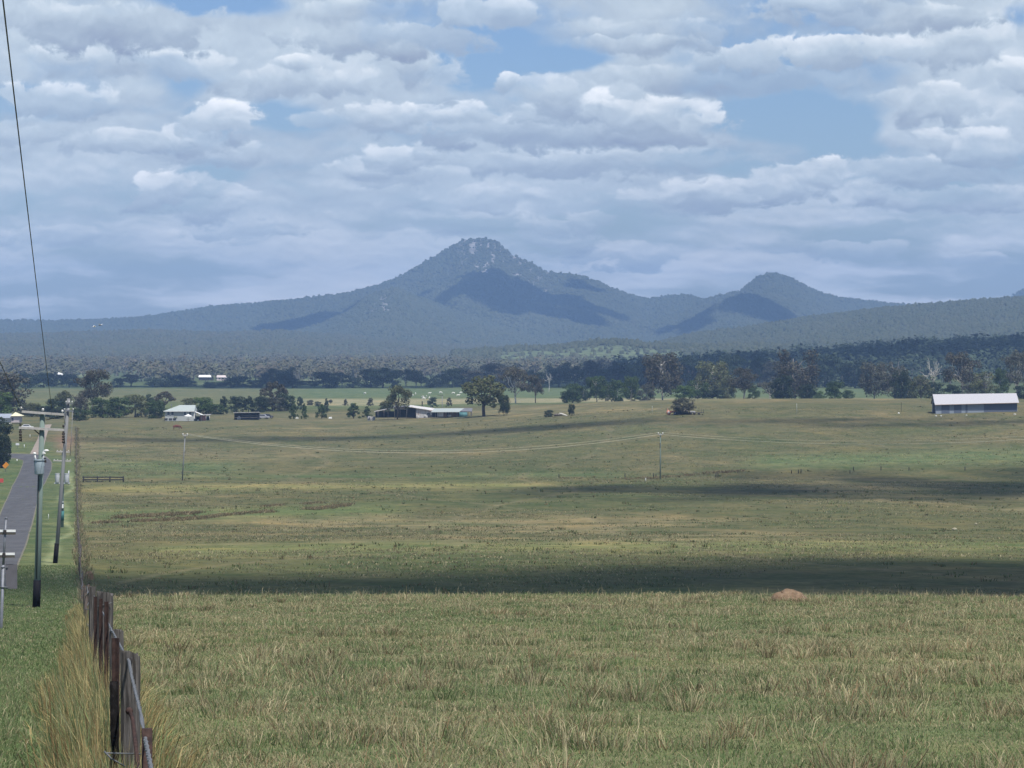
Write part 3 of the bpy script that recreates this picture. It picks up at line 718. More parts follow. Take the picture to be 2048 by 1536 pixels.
T('garden_tree', 298, 789, 843, 34, 'cone', 'blue', 'bluish pointed tree left of the dark dome-shaped one', 1150, 'dark', gL)
T('dome_tree', 328, 781, 838, 50, 'dome', 'brown', 'dark dome-shaped tree right behind the white-roofed farmhouse', 1220, 'dark', gL)
T('garden_tree', 312, 800, 846, 42, 'bushy', 'green', 'green bush against the left corner of the farmhouse', 1120, 'dark', gL, variant=2)
T('garden_tree', 378, 797, 838, 40, 'bushy', 'olive', 'olive treetop showing over the farmhouse roof', 1210, 'dark', gL)
T('garden_tree', 406, 795, 842, 42, 'bushy', 'bright', 'bright green tree right of the farmhouse roof', 1180, 'dark', gL, variant=1)
T('garden_tree', 432, 808, 842, 46, 'bushy', 'green', 'low spreading green tree above the tin awnings', 1180, 'dark', gL, variant=2)
T('cypress', 447, 793, 840, 26, 'cone', 'dark', 'dark pointed tree left of the black shed', 1190, 'dark', gL)
T('garden_tree', 473, 793, 836, 36, 'bushy', 'dark', 'dark tree behind the left end of the black shed', 1220, 'dark', gL, variant=1)
T('garden_tree', 497, 790, 836, 30, 'cone', 'dark', 'narrow dark tree over the middle of the black shed', 1220, 'dark', gL, variant=1)
T('garden_tree', 520, 793, 836, 36, 'bushy', 'dark', 'dark tree over the right end of the black shed', 1220, 'dark', gL, variant=2)
T('dome_tree', 548, 761, 830, 62, 'dome', 'brown', 'big umbrella-crowned tree with rusty top right of the black shed', 1260, 'dark', gL)
T('garden_tree', 545, 795, 830, 60, 'bushy', 'grey', 'grey-green undergrowth tree under the rusty umbrella crown', 1235, 'dark', gL, variant=1)
T('garden_tree', 570, 788, 828, 44, 'bushy', 'dark', 'dark bush under the right side of the rusty umbrella crown', 1240, 'dark', gL)
T('garden_bush', 354, 819, 842, 30, 'bushy', 'yellow', 'rounded yellow-green shrub in front of the farmhouse wall', 1085, 'dark', gL, 'shrub')
# paddock trees
T('young_tree', 587, 804, 838, 21, 'cone', 'green', 'young green tree nearest the rusty umbrella crown', None, 'dark', gP)
T('young_tree', 600, 791, 830, 19, 'cone', 'blue', 'taller bluish young tree just behind the first young tree', 1260, 'dark', gP, variant=1)
T('young_tree', 609, 807, 838, 16, 'cone', 'green', 'slim young tree standing apart right of the bluish one', None, 'dark', gP)
T('young_tree', 643, 806, 837, 25, 'cone', 'green', 'young green tree with a white block at its foot', None, 'dark', gP, variant=1)
T('young_tree', 653, 797, 834, 15, 'cone', 'blue', 'pointed young tree close behind the one with the white block', 1220, 'dark', gP)
T('young_tree', 707, 806, 837, 32, 'cone', 'green', 'plump round young tree standing alone left of the long farm shed', None, 'dark', gP, variant=2)
T('young_tree', 734, 813, 835, 22, 'cone', 'green', 'small tree touching the left end of the long farm shed', None, 'dark', gP)
T('young_tree', 741, 796, 815, 17, 'cone', 'grey', 'small grey-green pointed tree on the pale strip behind the farm shed', 1340, 'dark', gP)
T('young_tree', 691, 798, 815, 12, 'cone', 'grey', 'tiny grey tree on the pale strip left of the plump round tree', 1350, 'dark', gP)
T('young_tree', 635, 803, 817, 16, 'bushy', 'blue', 'low bluish shrub beyond the slim young tree', 1330, 'dark', gP)
T('young_tree', 620, 800, 814, 14, 'bushy', 'grey', 'faint grey shrub behind the slim young tree', 1360, 'dark', gP)
T('young_tree', 661, 799, 812, 10, 'round', 'grey', 'smallest lollipop tree on the pale strip', 1380, 'dark', gP)
T('garden_bush', 770, 805, 824, 24, 'bushy', 'olive', 'olive bush behind the low end of the farm shed', 1200, 'dark', gP, 'shrub')
T('gum_tree', 795, 772, 832, 50, 'gum', 'olive', 'leaning olive gum growing over the open bay of the farm shed', 1075, 'dark', gP, variant=1)
T('young_tree', 866, 795, 815, 20, 'bushy', 'blue', 'rounded shrub behind the white tin roof, left of the thin pole', 1290, 'dark', gP, variant=1)
T('young_tree', 898, 795, 815, 14, 'cone', 'grey', 'small shrub behind the white tin roof, right of the thin pole', 1290, 'dark', gP, variant=2)
T('paddock_tree', 968, 751, 833, 102, 'round', 'olive', 'largest round paddock tree, right beside the white tin roof', None, 'dark', gP)
T('paddock_tree', 1008, 790, 832, 22, 'tallgum', 'dark', 'narrow dark tree at the right edge of the largest round tree', None, 'dark', gP)
T('gum_tree', 1031, 738, 812, 50, 'gum', 'brown', 'brownish gum with a pale trunk right of the largest round tree', 1330, 'pale', gP, variant=2)
T('gum_tree', 1071, 751, 811, 32, 'gum', 'brown', 'small gum with a thick dark forked trunk on the pale strip', 1340, 'brown', gP)
T('dead_tree', 1098, 746, 785, 20, 'dead', 'grey', 'bare white dead tree in front of the dark belt', 1900, 'pale', None, variant=1)
T('garden_bush', 1097, 820, 834, 20, 'bushy', 'blue', 'spiky grey shrub by the fallen log in the paddock', None, 'dark', gP, 'shrub')
T('tree_stump', 1143, 808, 832, 13, 'tallgum', 'dark', 'small snag wrapped in leaves right of the fallen log', None, 'dark', gP)
T('hawthorn_bush', 1367, 793, 829, 50, 'oval', 'grey', 'wide grey-brown oval bush growing over the rusty farm machinery', None, 'grey', None, 'bush')
# along the far edge on the right
R_ = [
 (1145, 768, 46, 'bushy', 'green', 'dark', 'leftmost bushy tree of the paddock-edge row'), (1133, 783, 26, 'bushy', 'dark', 'dark', 'low dark bush at the left end of the paddock-edge row'), (1166, 776, 30, 'tallgum', 'dark', 'pale', 'slim tree with pale stems after the leftmost bushy tree'),
 (1194, 752, 40, 'tallgum', 'green', 'pale', 'upright green gum with white twigs at its top'), (1216, 770, 24, 'bushy', 'grey', 'grey', 'grey bush right of the gum with white twigs'),
 (1235, 760, 40, 'bushy', 'green', 'pale', 'rounded green tree midway to the tallest gum'), (1262, 752, 28, 'tallgum', 'green', 'pale', 'narrow tree left of the tallest gum'), (1270, 782, 34, 'bushy', 'dark', 'dark', 'low dark bush left of the tallest gum'),
 (1293, 768, 36, 'bushy', 'grey', 'grey', 'grey bush against the left side of the tallest gum'), (1325, 706, 70, 'tallgum', 'brown', 'pale', 'tallest gum of the row with bare limbs showing in its crown'),
 (1368, 772, 44, 'bushy', 'bright', 'dark', 'pale green shrub above the hawthorn bush'), (1395, 762, 42, 'tallgum', 'green', 'pale', 'green tree up right of the hawthorn bush'),
 (1425, 722, 62, 'tallgum', 'olive', 'pale', 'tall olive gum with a bare top right of the hawthorn bush'), (1435, 780, 40, 'bushy', 'dark', 'dark', 'dark bush in front of the olive bare-topped gum'), (1455, 752, 36, 'bushy', 'olive', 'grey', 'olive tree right of the bare-topped gum'),
 (1488, 738, 54, 'gum', 'brown', 'grey', 'open brown gum whose trunk shows, left of the big dark pair'), (1505, 772, 26, 'bushy', 'green', 'dark', 'small green bush under the open brown gum'), (1540, 765, 38, 'gum', 'grey', 'pale', 'small open gum with pale stem before the big dark pair'),
 (1566, 752, 50, 'bushy', 'dark', 'grey', 'left and lower tree of the big dark pair'), (1592, 704, 88, 'tallgum', 'brown', 'grey', 'broad tall gum with brown crown, the bigger of the dark pair'), (1614, 768, 40, 'bushy', 'dark', 'grey', 'dark undergrowth at the right foot of the broad brown gum'),
 (1636, 782, 24, 'bushy', 'bright', 'dark', 'small bright bush right of the broad brown gum'), (1670, 764, 40, 'bushy', 'green', 'dark', 'green bush left of the long grey thicket'), (1697, 780, 26, 'bushy', 'green', 'dark', 'low green bush touching the grey thicket'),
 (1748, 724, 52, 'tallgum', 'grey', 'grey', 'left half of the long grey twiggy thicket'), (1790, 722, 62, 'twiggy', 'grey', 'grey', 'middle of the long grey twiggy thicket'), (1803, 742, 44, 'bushy', 'dark', 'dark', 'dark tree in the heart of the grey thicket'), (1842, 750, 50, 'twiggy', 'olive', 'grey', 'right tail of the long grey twiggy thicket'),
 (1866, 720, 44, 'dead', 'grey', 'pale', 'bare white limbs above the left end of the blue-grey shed'), (1868, 764, 42, 'bushy', 'dark', 'dark', 'dark tree under the bare white limbs'), (1925, 708, 62, 'gum', 'brown', 'pale', 'brown gum with crooked white limbs behind the blue-grey shed'),
 (1905, 770, 40, 'bushy', 'dark', 'dark', 'dark bush behind the left part of the shed roof'), (1965, 742, 52, 'twiggy', 'olive', 'grey', 'olive tree behind the middle of the shed roof'), (1940, 768, 34, 'bushy', 'grey', 'grey', 'grey bush in front of the crooked-limbed gum'),
 (2000, 738, 30, 'bushy', 'green', 'dark', 'small light green tree behind the right end of the shed roof'), (2034, 706, 46, 'gum', 'grey', 'pale', 'white-limbed gum at the right edge of the photo'), (2046, 772, 40, 'bushy', 'dark', 'dark', 'dark bush at the right edge beyond the shed'), (2080, 735, 60, 'tallgum', 'brown', 'grey', 'brown gum half out of the picture on the right')]
for i, (px, yt, w, k, c, b_, lb) in enumerate(R_):
    T('gum_tree' if 'gum' in k or k in ('dead', 'twiggy') else 'bush_tree', px, yt, 800, w, k, c, lb, 1330 + (i * 37 % 90) + (60 if yt < 735 else 0), b_, gR, variant=i % 3)
# the dark belt across the plain, left to right
B_ = [
 (56, 745, 30, 'bushy', 'dark', 'round dark tree left of the overhead wire on the plain'), (88, 746, 36, 'bushy', 'dark', 'dark bushy tree right by the overhead wire on the plain'), (106, 748, 30, 'round', 'dark', 'tree under the small tilted white roof on the far left'),
 (138, 748, 30, 'tallgum', 'blue', 'bluish tree between the tilted white roof and the low dark bush'), (155, 761, 26, 'bushy', 'dark', 'low dark bush behind the second power pole top'), (235, 756, 22, 'bushy', 'dark', 'small dark bush beside the rusty bare tree on the plain'), (262, 750, 38, 'gum', 'brown', 'rusty half-bare tree on the plain above the farm trees'),
 (306, 756, 34, 'round', 'blue', 'loose bluish tree with a gap beneath, left of the big dark mass'), (352, 750, 56, 'round', 'dark', 'big dark rounded tree above the farmhouse roof'), (330, 762, 24, 'bushy', 'dark', 'left shoulder of the big dark tree above the farmhouse'), (384, 762, 22, 'bushy', 'blue', 'lighter tree at the right of the big dark one'),
 (420, 764, 26, 'bushy', 'blue', 'faint low bush beneath the white far roof'), (440, 764, 22, 'bushy', 'blue', 'faint bush beneath the pink far building'), (462, 756, 32, 'round', 'dark', 'dark tree right of the pink far building'), (486, 752, 34, 'round', 'dark', 'dark peaked tree above the black shed'), (512, 760, 26, 'bushy', 'dark', 'dark low tree left of the rusty umbrella crown'),
 (545, 738, 40, 'tallgum', 'blue', 'hazy tall pair left half, over the rusty umbrella crown'), (570, 736, 34, 'tallgum', 'blue', 'hazy tall pair right half, over the rusty umbrella crown'), (560, 755, 40, 'bushy', 'dark', 'dark tree peeping out over the rusty umbrella crown'), (585, 757, 30, 'bushy', 'dark', 'dark square-topped tree right of the rusty umbrella crown'), (604, 762, 20, 'gum', 'dark', 'small dark tree with a thin stem over the young trees'),
 (622, 762, 22, 'gum', 'dark', 'small umbrella-shaped dark tree over the slim young tree'), (646, 744, 40, 'round', 'dark', 'tall dark tree over the white block'), (664, 752, 26, 'round', 'dark', 'right companion of the tall dark tree over the white block'), (684, 746, 26, 'gum', 'dark', 'dark tree with open stem and light showing beneath'), (706, 755, 26, 'bushy', 'dark', 'dark tree above the plump round young tree'),
 (742, 737, 44, 'round', 'dark', 'left part of the broad dark double-crowned tree'), (766, 735, 54, 'round', 'dark', 'right part of the broad dark double-crowned tree'), (786, 742, 26, 'bushy', 'dark', 'dark slope at the right of the double-crowned tree'), (812, 740, 34, 'gum', 'dark', 'flat-topped dark tree with bare stems over the shed gum'), (832, 742, 26, 'gum', 'dark', 'second flat-topped dark tree with bare stems'), (843, 752, 24, 'gum', 'dark', 'small flat-topped dark tree with bare stems'),
 (862, 756, 26, 'bushy', 'blue', 'hazy bush in the gap before the black square tree'), (880, 748, 26, 'bushy', 'blue', 'hazy tree just left of the black square tree'), (905, 738, 34, 'bushy', 'dark', 'left half of the black square tree'), (922, 736, 34, 'bushy', 'dark', 'right half of the black square tree'), (945, 742, 34, 'gum', 'brown', 'brown hazy crown over the left of the largest round tree'),
 (985, 728, 52, 'round', 'grey', 'grey-brown crown over the top of the largest round tree'), (1015, 732, 50, 'round', 'brown', 'brown crown behind the pale-trunked gum'), (1058, 740, 40, 'round', 'dark', 'dark crown behind the small forked gum'), (1085, 745, 34, 'bushy', 'dark', 'dark tree left of the white dead tree'), (1118, 726, 40, 'tallgum', 'blue', 'bluish tree right of the white dead tree'),
 (1150, 732, 46, 'round', 'dark', 'domed dark tree over the left end of the paddock-edge row'), (1185, 722, 40, 'round', 'grey', 'pale grey crown over the gum with white twigs'), (1208, 738, 40, 'bushy', 'dark', 'dark tree right of the pale grey crown'), (1235, 724, 40, 'round', 'dark', 'tall dark tree over the rounded green one'), (1262, 730, 36, 'bushy', 'dark', 'dark tree left behind the tallest gum'), (1290, 724, 40, 'round', 'dark', 'dark tree touching the tallest gum'),
 (1380, 712, 60, 'round', 'dark', 'dark crown just right of the tallest gum'), (1405, 738, 40, 'bushy', 'blue', 'bluish tree between the tallest and the bare-topped gum'), (1462, 708, 50, 'round', 'dark', 'dark crown right of the bare-topped gum'), (1520, 712, 46, 'round', 'dark', 'dark crown over the open brown gum'), (1548, 722, 40, 'bushy', 'grey', 'grey crown left of the broad brown gum'), (1650, 708, 60, 'round', 'dark', 'dark crown right of the broad brown gum'), (1710, 720, 60, 'bushy', 'dark', 'dark tree over the left of the grey thicket')]
for i, (px, yt, w, k, c, lb) in enumerate(B_):
    T('plain_tree', px, yt, 778, w * 1.22, 'bushy' if (k == 'round' and i % 3) else k, c, lb, 2095 + (i * 53 % 110), 'grey' if 'stem' in lb else 'dark', gB, variant=i % 3)
# ------------------------------------------------------------------ grass blades (real geometry)
grass_m = tintmat('grass_blade', .75, .40)
def blades(pos, h, w, lean, az, col, rng):
    """5-vertex bent blades: returns co, quads, tris, colours"""
    n = len(pos); d = np.stack([np.cos(az), np.sin(az), np.zeros(n)], 1)
    fa = rng.uniform(0, 2 * np.pi, n); sd = np.stack([np.cos(fa), np.sin(fa) * .35, np.zeros(n)], 1)
    up = np.array([0, 0, 1.0]); h = h[:, None]; w = w[:, None]; lean = lean[:, None]
    b0 = pos; m = pos + d * lean * h * .35 + up * h * .58; t = pos + d * lean * h * 1.0 + up * h * (1 - .35 * np.minimum(lean, 1.2))
    co = np.stack([b0 - sd * w / 2, b0 + sd * w / 2, m + sd * w * .4, m - sd * w * .4, t], 1).reshape(-1, 3)
    i = np.arange(n)[:, None] * 5
    q = i + np.array([[0, 1, 2, 3]]); tr = i + np.array([[3, 2, 4]])
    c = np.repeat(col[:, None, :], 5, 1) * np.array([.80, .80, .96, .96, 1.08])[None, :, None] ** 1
    return co, q, tr, c.reshape(-1, 3)
class GB:
    def __init__(s): s.co = []; s.q = []; s.t = []; s.c = []; s.n = 0
    def add(s, r):
        co, q, t, c = r; s.co.append(co); s.q.append(q + s.n); s.t.append(t + s.n); s.c.append(c); s.n += len(co)
    def build(s, name, label, cat):
        o = link(name, np_mesh(name, np.concatenate(s.co), np.concatenate(s.q), np.concatenate(s.t), grass_m, np.clip(np.concatenate(s.c), .01, .9)))
        return tag(o, label, cat, kind='stuff')
def fence_x(y): return -0.1249 * y + .35
GC = np.array([[.140, .200, .080], [.205, .255, .115], [.305, .295, .165], [.42, .36, .215], [.56, .48, .30], [.27, .185, .105]])
def pick(rng, wt, n):
    k = rng.choice(len(GC), n, p=np.array(wt) / np.sum(wt)); return GC[k] * rng.uniform(.75, 1.25, n)[:, None]
rng = np.random.default_rng(77)
def scatter(n, D0, D1, pw=1, u0=-220, u1=2280):
    D = rng.uniform(D0, D1, n) if pw == 1 else np.sqrt(rng.uniform(D0 ** 2, D1 ** 2, n))
    u = rng.uniform(u0, u1, n); return (u - 1024) / F * D, D
# near paddock: turf
gb = GB()
n = 680000; x, y = scatter(n, 22, 152)
k = x > fence_x(y) + .1; x, y = x[k], y[k]; n = len(x)
pch = fbm(x / 2.2, y / 3.2, 4, 501); pc2 = fbm(x / .7, y / 1.0, 3, 505); big_ = fbm(x / 9, y / 16, 3, 509)
dry = sstep(.43, .56, pch * .40 + pc2 * .15 + big_ * .45)
tall = sstep(.45, .7, pc2 * .6 + pch * .4)
far = sstep(50, 140, y)
wet = 1 - dry
col = np.where((rng.uniform(0, 1, n) < .10 + dry * .66)[:, None], pick(rng, [.3, .7, 1.6, 2.3, .9, 1.1], n), pick(rng, [2.2, 2.2, 1.2, .35, .1, .15], n))
h = (.04 + .06 * tall + .03 * far) * rng.uniform(.5, 1.6, n)
z = gz(x, y)
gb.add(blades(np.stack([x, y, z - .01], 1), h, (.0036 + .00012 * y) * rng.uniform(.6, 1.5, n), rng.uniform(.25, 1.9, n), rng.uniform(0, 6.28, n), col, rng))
# tussocks
def tussocks(gb, cx, cy, nb, hr, wr, spread, wts, ln=(.15, 1.0)):
    m = len(cx); x = np.repeat(cx, nb) + rng.normal(0, 1, m * nb) * np.repeat(spread, nb); y = np.repeat(cy, nb) + rng.normal(0, 1, m * nb) * np.repeat(spread, nb)
    h = np.repeat(hr, nb) * rng.uniform(.45, 1.2, m * nb); w = np.repeat(wr, nb) * rng.uniform(.6, 1.4, m * nb)
    out = np.arctan2(y - np.repeat(cy, nb), x - np.repeat(cx, nb)) + rng.normal(0, .6, m * nb)
    tone = np.repeat(rng.uniform(.62, 1.35, m), nb)[:, None] * (1 - .28 * sstep(150, 200, y))[:, None]
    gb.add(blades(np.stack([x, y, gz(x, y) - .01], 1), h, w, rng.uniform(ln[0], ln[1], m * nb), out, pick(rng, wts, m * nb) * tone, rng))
n = 1700; cx, cy = scatter(n, 23, 150); k = (cx > fence_x(cy) + .4) & (fbm(cx / 3.5, cy / 6, 3, 581) > .52); cx, cy = cx[k], cy[k]; n = len(cx)
tussocks(gb, cx, cy, 60, rng.uniform(.14, .40, n), .0035 + .00012 * cy, rng.uniform(.06, .20, n), [.4, .8, 1.2, 1.6, .8, 1.2], (.3, 1.5))
n = 1000; cx, cy = scatter(n, 23, 150); k = cx > fence_x(cy) + .4; cx, cy = cx[k], cy[k]; n = len(cx)
tussocks(gb, cx, cy, 50, rng.uniform(.10, .22, n), .004 + .00012 * cy, rng.uniform(.08, .25, n), [2.5, 1.6, .6, .2, .1, .1])
# tall dry stalks
n = 9000; x, y = scatter(n, 23, 148); k = (x > fence_x(y) + .2) & (fbm(x / 5, y / 8, 3, 577) + rng.normal(0, .06, n) > .53); x, y = x[k], y[k]; n = len(x)
gb.add(blades(np.stack([x, y, gz(x, y)], 1), rng.uniform(.24, .58, n), (.003 + .00008 * y) * rng.uniform(.7, 1.3, n), rng.uniform(.0, 1.0, n), rng.uniform(0, 6.28, n), pick(rng, [0, .1, .4, 1.2, 1.6, .5], n), rng))
# grass pushing up round the termite mound
n = 150; mc = G(1577, 1206); ca = rng.uniform(0, 6.28, n); cr = rng.uniform(.62, .95, n); cx = mc.x + np.cos(ca) * cr; cy = 127 + np.sin(ca) * cr * .8
tussocks(gb, cx, cy, 14, rng.uniform(.10, .30, n), np.full(n, .016), rng.uniform(.05, .12, n), [.8, 1, 1.2, 1.6, .8, .6])
# shaggy rim where the slope rolls over
n = 15000; x, y = scatter(n, 128, 150); k = x > fence_x(y) + .5; x, y = x[k], y[k]; n = len(x)
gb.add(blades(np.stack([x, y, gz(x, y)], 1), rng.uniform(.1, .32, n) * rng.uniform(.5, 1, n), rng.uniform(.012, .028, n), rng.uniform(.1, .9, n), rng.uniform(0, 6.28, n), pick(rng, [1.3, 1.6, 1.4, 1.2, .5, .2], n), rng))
gb.build('paddock_grass', 'green and straw-coloured paddock grass in the foreground', 'grass')
# road verge: short green mown grass
gb = GB()
n = 150000; x, y = scatter(n, 22, 235, u0=-80, u1=300); k = x < fence_x(y) - .25; x, y = x[k], y[k]; n = len(x)
dry = sstep(.5, .68, fbm(x / 1.6, y / 3, 4, 521))
col = np.where((rng.uniform(0, 1, n) < dry * .5)[:, None], pick(rng, [1, 1.5, 1.3, .8, .3, .2], n), pick(rng, [3, 2.6, .8, .1, .05, .05], n))
gb.add(blades(np.stack([x, y, gz(x, y) - .01], 1), rng.uniform(.04, .13, n), (.006 + .00013 * y) * rng.uniform(.6, 1.5, n), rng.uniform(.2, 1.2, n), rng.uniform(0, 6.28, n), col, rng))
n = 2500; cx, cy = scatter(n, 22, 60, u0=-80, u1=280); k = cx < fence_x(cy) - 1.0; cx, cy = cx[k], cy[k]; n = len(cx)
tussocks(gb, cx, cy, 22, rng.uniform(.07, .2, n), np.full(n, .008), rng.uniform(.05, .12, n), [2.2, 2.2, 1, .5, .2, .1])
gb.build('verge_grass', 'short green grass of the road verge', 'grass')
# rank grass under the fence
gb = GB()
def mixtuss(cx, cy, nb, hr, wr, sp, ln):
    global GC
    g0 = GC; GC = GC.copy(); GC[3] = (.44, .34, .15); GC[4] = (.60, .48, .235); GC[5] = (.22, .145, .07)
    k = rng.choice(4, len(cx), p=[.30, .16, .34, .20])
    for q, wts in enumerate(([.05, .2, .8, 3.0, 2.2, 1.4], [.6, 1.0, 1.6, 1.6, .8, .8], [2.4, 2.2, .9, .3, .1, .1], [.2, .2, .4, .6, .2, 3.4])):
        m = k == q; tussocks(gb, cx[m], cy[m], nb, hr[m], wr[m], sp[m], wts, ln)
    GC = g0
n = 950; cy = np.exp(rng.uniform(math.log(20), math.log(150), n)); off = np.minimum(np.abs(rng.normal(.15, .15, n)), np.minimum(.50 + .004 * cy, .0125 * cy)); cx = fence_x(cy) - off + .02
k = (fbm(cx * 2.2, cy / 2.5, 3, 611) > .36); cx, cy, off = cx[k], cy[k], off[k]; n = len(cx)
hh = rng.uniform(.42, .88, n) * (1 - .5 * sstep(80, 140, cy)) * (1 - .55 * off) * (1 - .35 * (1 - sstep(22, 27, cy)))
mixtuss(cx, cy, 44, hh, .0040 + .00010 * cy, rng.uniform(.05, .12, n), (.02, .42))
n = 300; cy = np.exp(rng.uniform(math.log(17.5), math.log(50), n)); cx = fence_x(cy) - rng.uniform(.15, 1.0, n) * .018 * cy
mixtuss(cx, cy, 26, rng.uniform(.18, .42, n), np.full(n, .008), rng.uniform(.05, .12, n), (.1, .9))
n = 330; cy = np.exp(rng.uniform(math.log(24), math.log(110), n)); cx = fence_x(cy) + .16 + np.abs(rng.normal(.08, .12, n))
mixtuss(cx, cy, 30, rng.uniform(.22, .52, n), .0042 + .00010 * cy, rng.uniform(.04, .1, n), (.2, 1.0))
n = 60; cy = rng.uniform(15.5, 21, n); cx = fence_x(cy) + rng.uniform(.22, .5, n)
mixtuss(cx, cy, 26, rng.uniform(.18, .36, n), np.full(n, .006), rng.uniform(.04, .1, n), (.2, 1.0))
n = 1600; cy = rng.uniform(150, 1000, n); cx = fence_x(cy) + rng.normal(.2, .2, n)
tussocks(gb, cx, cy, 8, rng.uniform(.25, .6, n), .02 + .00008 * cy, rng.uniform(.1, .25, n), [.6, .9, 1.4, 2.0, 1.0, .8], (.1, .9))
gb.build('rank_grass', 'long straw-yellow grass growing up through the fence', 'grass')
# tussocks across the middle distance
gb = GB()
n = 58000; x, y = scatter(n, 185, 980)
k = (x > fence_x(y) + 1.0); x, y = x[k], y[k]
a = fbm(x / 26, y / 40, 4, 531); b2 = fbm(x / 7, y / 9, 3, 535)
k = (a * .55 + b2 * .45 + rng.normal(0, .05, len(x))) > .50; x, y, a = x[k], y[k], a[k]; n = len(x)
px_ = 1024 + F * x / y
yel = np.clip(sstep(.46, .64, a) * .8 + np.exp(-((y - 640) / 45) ** 2) * (px_ < 1300) * .6 + np.exp(-((y - 290) / 40) ** 2) * .25, 0, 1)
hh = rng.uniform(.10, .30, n) * (1 - .35 * sstep(700, 900, y))
sel = rng.uniform(0, 1, n) < yel
for mk, wts in ((sel, [.1, .4, 1.4, 2.6, 1.2, .1]), (~sel, [1.0, 2.0, 2.0, .9, .2, .15])):
    tussocks(gb, x[mk], y[mk], 5, hh[mk], .02 + .00013 * y[mk], np.full(mk.sum(), .20) + .0003 * y[mk], wts, (.5, 1.9))
n = 2600; x, y = scatter(n, 190, 1000); k = (x > fence_x(y) + 1) & (fbm(x / 30, y / 45, 3, 571) > .46); x, y = x[k], y[k]; n = len(x)
tussocks(gb, x, y, 9, rng.uniform(.15, .45, n), .03 + .00013 * y, rng.uniform(.12, .3, n), [3, .6, .1, 0, 0, 1.6], (.1, .9))
gb.build('tussock_grass', 'scattered straw tussocks across the middle paddock', 'grass')
# brown reeds along the drain
gb = GB()
for pts, n, hmx in (([(190, 1046), (300, 1041), (400, 1037), (470, 1028), (560, 1022), (640, 1017), (700, 1010)], 1500, .5), ([(520, 1013), (600, 1008), (690, 1004)], 240, .4), ([(1290, 957), (1360, 952), (1440, 945), (1500, 942)], 260, .6), ([(230, 1036), (300, 1032), (370, 1028), (420, 1025)], 600, .6), ([(1120, 956), (1220, 958), (1300, 957)], 160, .5)):
    g = [G(*p) for p in pts]; t = rng.uniform(0, len(g) - 1, n)
    cx = np.interp(t, range(len(g)), [p.x for p in g]); cy = np.interp(t, range(len(g)), [p.y for p in g]) + rng.normal(0, 4.0 * (hmx > .65) + 2.5, n)
    keep = fbm(cx / 2.5, cy / 12, 3, 551) > .40; cx, cy = cx[keep], cy[keep]; n = len(cx)
    tussocks(gb, cx, cy, 9, rng.uniform(.35, 1, n) * hmx, np.full(n, .075), np.full(n, .28), [0, .3, 1.4, 2.2, .4, 3.2], (.3, 1.6))
o = gb.build('reeds', 'band of rust-brown reeds along the drain in the paddock', 'reeds')
# ------------------------------------------------------------------ materials for made things
M_polegreen = mat('treated_pole', (.165, .215, .195), .85, .25, 1.6, stretch=(1, 1, .12))
M_polegrey = mat('grey_pole', (.215, .22, .225), .85, .25, 1.6, stretch=(1, 1, .12))
M_sleeve = mat('black_sleeve', (.010, .010, .013), .7, .3, 3, spec=.08)
M_teal = mat('teal_sleeve', (.05, .15, .15), .7, .3, 3)
M_arm = mat('crossarm_wood', (.42, .40, .38), .85, .2, 4)
M_steel = mat('galvanised_steel', (.20, .21, .235), .55, .15, 8, metal=.35)
M_insul = mat('porcelain', (.78, .77, .73), .25, .06, 8, spec=.5)
M_dark = mat('dark_hardware', (.045, .04, .04), .6, .3, 8)
M_can = mat('transformer_paint', (.30, .36, .40), .5, .1, 4)
M_canl = mat('transformer_light', (.47, .49, .51), .5, .1, 4)
M_wire = mat('wire_dark', (.06, .06, .06), .6, .1, 3)
M_wirel = mat('wire_pale', (.62, .58, .46), .6, .1, 3)
M_rust = mat('rusty_picket', (.050, .030, .026), .85, .4, 30, c2=(.03, .02, .02))
M_picketblack = mat('picket_black', (.007, .0065, .0065), .8, .4, 25, c2=(.018, .016, .016), spec=.05)
M_post = mat('weathered_post', (.115, .105, .098), .95, .65, 55, stretch=(1, 1, .06), bump=1.0, c2=(.05, .045, .042))
M_barb = mat('galvanised_wire', (.14, .145, .15), .6, .3, 30)
M_white = mat('white_paint', (.80, .80, .78), .5, .06, 5)
M_off = mat('offwhite_paint', (.62, .62, .60), .6, .1, 3)

